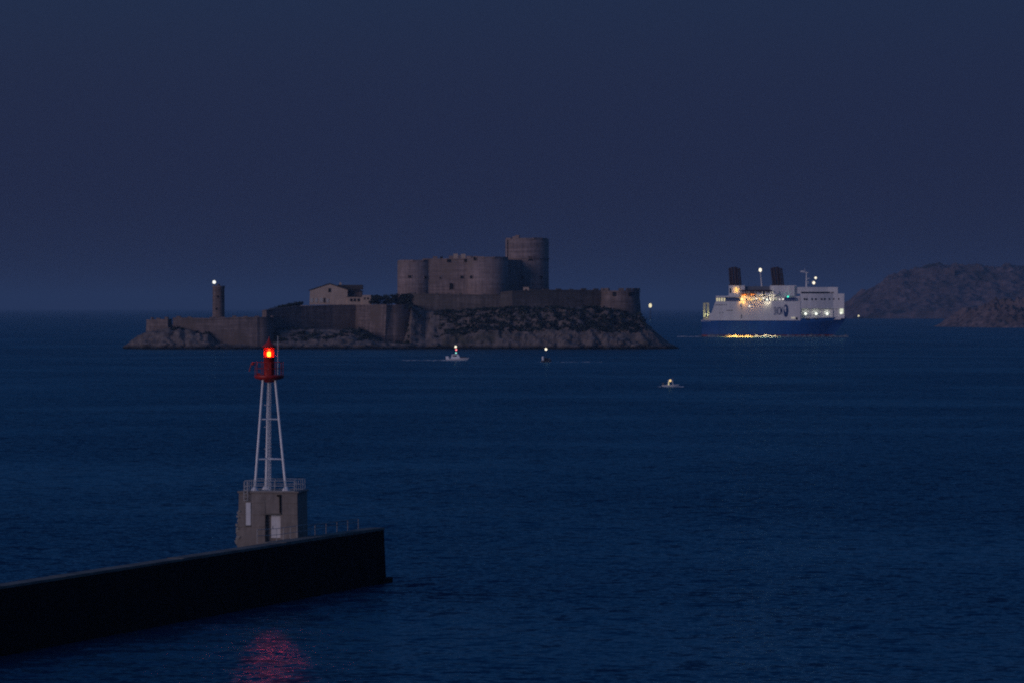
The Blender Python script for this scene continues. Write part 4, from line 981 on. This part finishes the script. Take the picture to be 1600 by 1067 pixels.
# ------------------------------------------------------------------ small boats
def boat_hull(mb, L_, B_, H_, n=10):
    secs = []
    for i in range(n+1):
        t = i/n; x_ = -L_/2+L_*t
        hb = B_/2*(1-max(0, (t-0.45)/0.55)**2.2)*(0.9+0.1*min(1, t*5)); hb = max(0.03, hb)
        sh_ = H_*(0.85+0.45*t*t); rake = 0.12*L_*max(0, (t-0.6)/0.4)
        secs.append([(x_, -hb, sh_), (x_-rake*0.3, -hb*0.86, sh_*0.45), (x_-rake, -hb*0.45, -0.25), (x_-rake, hb*0.45, -0.25), (x_-rake*0.3, hb*0.86, sh_*0.45), (x_, hb, sh_)])
    mb.loft(secs)
    mb.add([p for s_ in secs for p in (s_[0], s_[-1])], [(2*i, 2*i+2, 2*i+3, 2*i+1) for i in range(n)])
    return mb
# pilot launch
Y1 = 2051; m1 = Y1/F
pb = thing('motor_launch', (X(715, Y1), Y1, 0), 'grey motor launch with white, red and green mast lights trailing a wake', 'boat', R(-6))
boat_hull(MB(), 10.2, 3.1, 1.05).build('hull', M['boat_white'], pb)
MB().box(-5.15, -3.9, -1.2, 1.2, 0.9, 1.9).build('engine_box', M['boat_white'], pb)
cb = MB().prism([(-3.0,-1.2),(1.4,-1.2),(1.4,1.2),(-3.0,1.2)], 0.95, 2.75, [(-2.4,-1.0),(0.3,-1.0),(0.3,1.0),(-2.4,1.0)]).build('cabin', M['boat_white'], pb)
MB().box(-2.1, -0.3, -1.16, -1.02, 1.85, 2.4).build('window', M['glass'], cb)
MB().prism([(1.0,-0.95),(4.4,-0.4),(4.4,0.4),(1.0,0.95)], 1.1, 1.65, [(1.0,-0.8),(3.6,-0.3),(3.6,0.3),(1.0,0.8)]).build('foredeck', M['boat_grey'], pb)
MB().tube((-0.9,0,2.7), (-0.9,0,6.1), 0.07, 0.04, 6).build('mast', M['boat_grey'], pb)
MB().ball((-0.85,-0.2,(563-541.6)*m1), 0.52, 12, 8).build('mast_lamp', M['lamp_mast'], pb)
MB().ball((-0.6,-0.2,(563-546.2)*m1), 0.42, 12, 8).build('red_lamp', M['lamp_redsmall'], pb)
MB().ball((-0.7,-0.2,(563-551.0)*m1), 0.36, 12, 8).build('green_lamp', M['lamp_mint'], pb)
P = [(X(628+i*3.2, Y1), Y1+4-0.20*i+1.0*noise.noise(Vector((i*0.5, 5, 0))), 1.0+i*0.12) for i in range(24)]
foam_strip('foam', P, M['foam'], 0.38, label='thin wake trailing left behind the grey motor launch')
P = [(X(696+i*2.6, Y1), Y1-7+0.2*i, 2.5-0.08*i) for i in range(14)]
foam_strip('foam', P, M['foam'], 0.4, label='broken foam beside the grey motor launch')
# small workboat
Y2 = 1990; m2_ = Y2/F
wb = thing('work_boat', (X(854, Y2), Y2, 0), 'tiny dark work boat with one white mast light below the castle island', 'boat', R(15))
boat_hull(MB(), 4.6, 2.0, 0.85).build('hull', M['boat_grey'], wb)
wc = MB().box(-1.9, -1.45, -0.8, 0.8, 0.8, 2.5).build('wheelhouse', M['boat_white'], wb)
MB().prism([(-1.4,-0.7),(0.5,-0.7),(0.5,0.7),(-1.4,0.7)], 0.8, 1.9, [(-1.3,-0.6),(0.2,-0.6),(0.2,0.6),(-1.3,0.6)]).build('cuddy', M['boat_dark'], wb)
MB().box(0.6, 1.6, -0.5, 0.5, 0.9, 1.7).build('engine_cover', M['boat_grey'], wb)
MB().tube((-0.3,0,1.8), (-0.3,0,5.0), 0.07, 0.04, 6).build('mast', M['boat_grey'], wb)
MB().ball((-0.3,-0.1,(565.5-545.3)*m2_), 0.56, 12, 8).build('mast_lamp', M['lamp_mast'], wb)
P = [(X(840+i*4.4, Y2), Y2-6+0.3*i+1.2*noise.noise(Vector((i*0.5, 9, 0))), 1.3) for i in range(24)]
foam_strip('foam', P, M['foam_thin'], 0.25, label='faint wake streak beside the tiny dark work boat')
# fishing boat with lit cabin
Y3 = 1370; m3_ = Y3/F
fbt = thing('fishing_boat', (X(1048, Y3), Y3, 0), 'small open fishing boat with a brightly lit cabin frame', 'boat', R(-4))
boat_hull(MB(), 5.2, 1.9, 0.62).build('hull', M['boat_white'], fbt)
MB().box(-2.55, -2.0, -0.45, 0.45, 0.5, 1.25).build('outboard', M['boat_grey'], fbt)
cab = MB()
for x_, z_ in ((-0.85, 1.95), (0.75, 1.8)):
    for s_ in (-0.6, 0.6): cab.tube((x_, s_, 0.5), (x_*0.75, s_, z_), 0.10, n=6)
cab.build('cabin_post', M['white_paint'], fbt)
MB().prism([(-0.95,-0.75),(0.85,-0.75),(0.85,0.75),(-0.95,0.75)], 1.95, 2.1, [(-0.7,-0.6),(0.6,-0.6),(0.6,0.6),(-0.7,0.6)]).build('cabin_roof', M['white_paint'], fbt)
MB().box(-0.75, -0.5, -0.55, 0.5, 0.6, 1.75).build('lit_panel', glow('boat_panel', (1.0, 0.88, 0.45), 0.75), fbt)
MB().ball((-0.12,-0.5,(604-594)*m3_), 0.36, 12, 8).build('cabin_lamp', glow('boat_lamp', (1.0, 0.68, 0.30), 1.15), fbt)
MB().tube((0.7,0,1.8), (0.7,0,3.2), 0.035, n=5).build('pole', M['boat_grey'], fbt)
P = [(X(1027+i*3.4, Y3), Y3-3+0.1*i+0.8*noise.noise(Vector((i*0.6, 4, 0))), 1.1-abs(i-6)*0.07) for i in range(13)]
foam_strip('foam', P, M['foam'], 0.28, label='thin foam line under the small lit fishing boat')

# distant lighthouse on the horizon
Yl = 9000
dl = thing('distant_lighthouse', (X(1016, Yl), Yl, 0), 'distant lighthouse glowing yellow just above the horizon right of the island', 'lighthouse')
MB().lathe([(5, -1), (4, 0.3), (2, 0.8)], 14).build('rock', M['rock'], dl)
MB().lathe([(1.0, 0.5), (0.8, Z(478, Yl)-5)], 14).build('tower', M['boat_dark'], dl)
MB().ball((0, 0, Z(477.8, Yl)), 3.1, 14, 10, 1.35).build('lamp', M['lamp_far'], dl)
MB().lathe([(2.2, 0), (0.2, 1.2)], 14, (0, 0, Z(477.8, Yl)+4.1)).build('cap', M['boat_dark'], dl)
# distant boat with a light off the far island
Y5 = 9400
db = thing('distant_boat', (X(1343, Y5), Y5, 0), 'tiny distant boat with a cream light between the ferry bow and the far island', 'boat')
boat_hull(MB(), 14, 4.5, 2.0).build('hull', M['boat_dark'], db)
MB().box(-4, 1, -1.5, 1.5, 1.8, 4.2).build('cabin', M['boat_grey'], db)
MB().ball((-2, -1, 6.0), 1.9, 12, 8).build('lamp', M['lamp_far'], db)

# ------------------------------------------------------------------ evening haze over the sea
hm = bpy.data.materials.new('haze'); hm.use_nodes = True
n = hm.node_tree.nodes; l = hm.node_tree.links; n.remove(n['Principled BSDF'])
pv = n.new('ShaderNodeVolumePrincipled'); pv.inputs['Color'].default_value = (0.27, 0.47, 0.76, 1); pv.inputs['Density'].default_value = 5.0e-5
pv.inputs['Anisotropy'].default_value = 0.0
l.new(pv.outputs[0], n['Material Output'].inputs['Volume'])
setp(MB().box(-60500, 60500, -3500, 70500, -8, 200).build('haze', hm), kind='stuff')
S.cycles.volume_bounces = 0
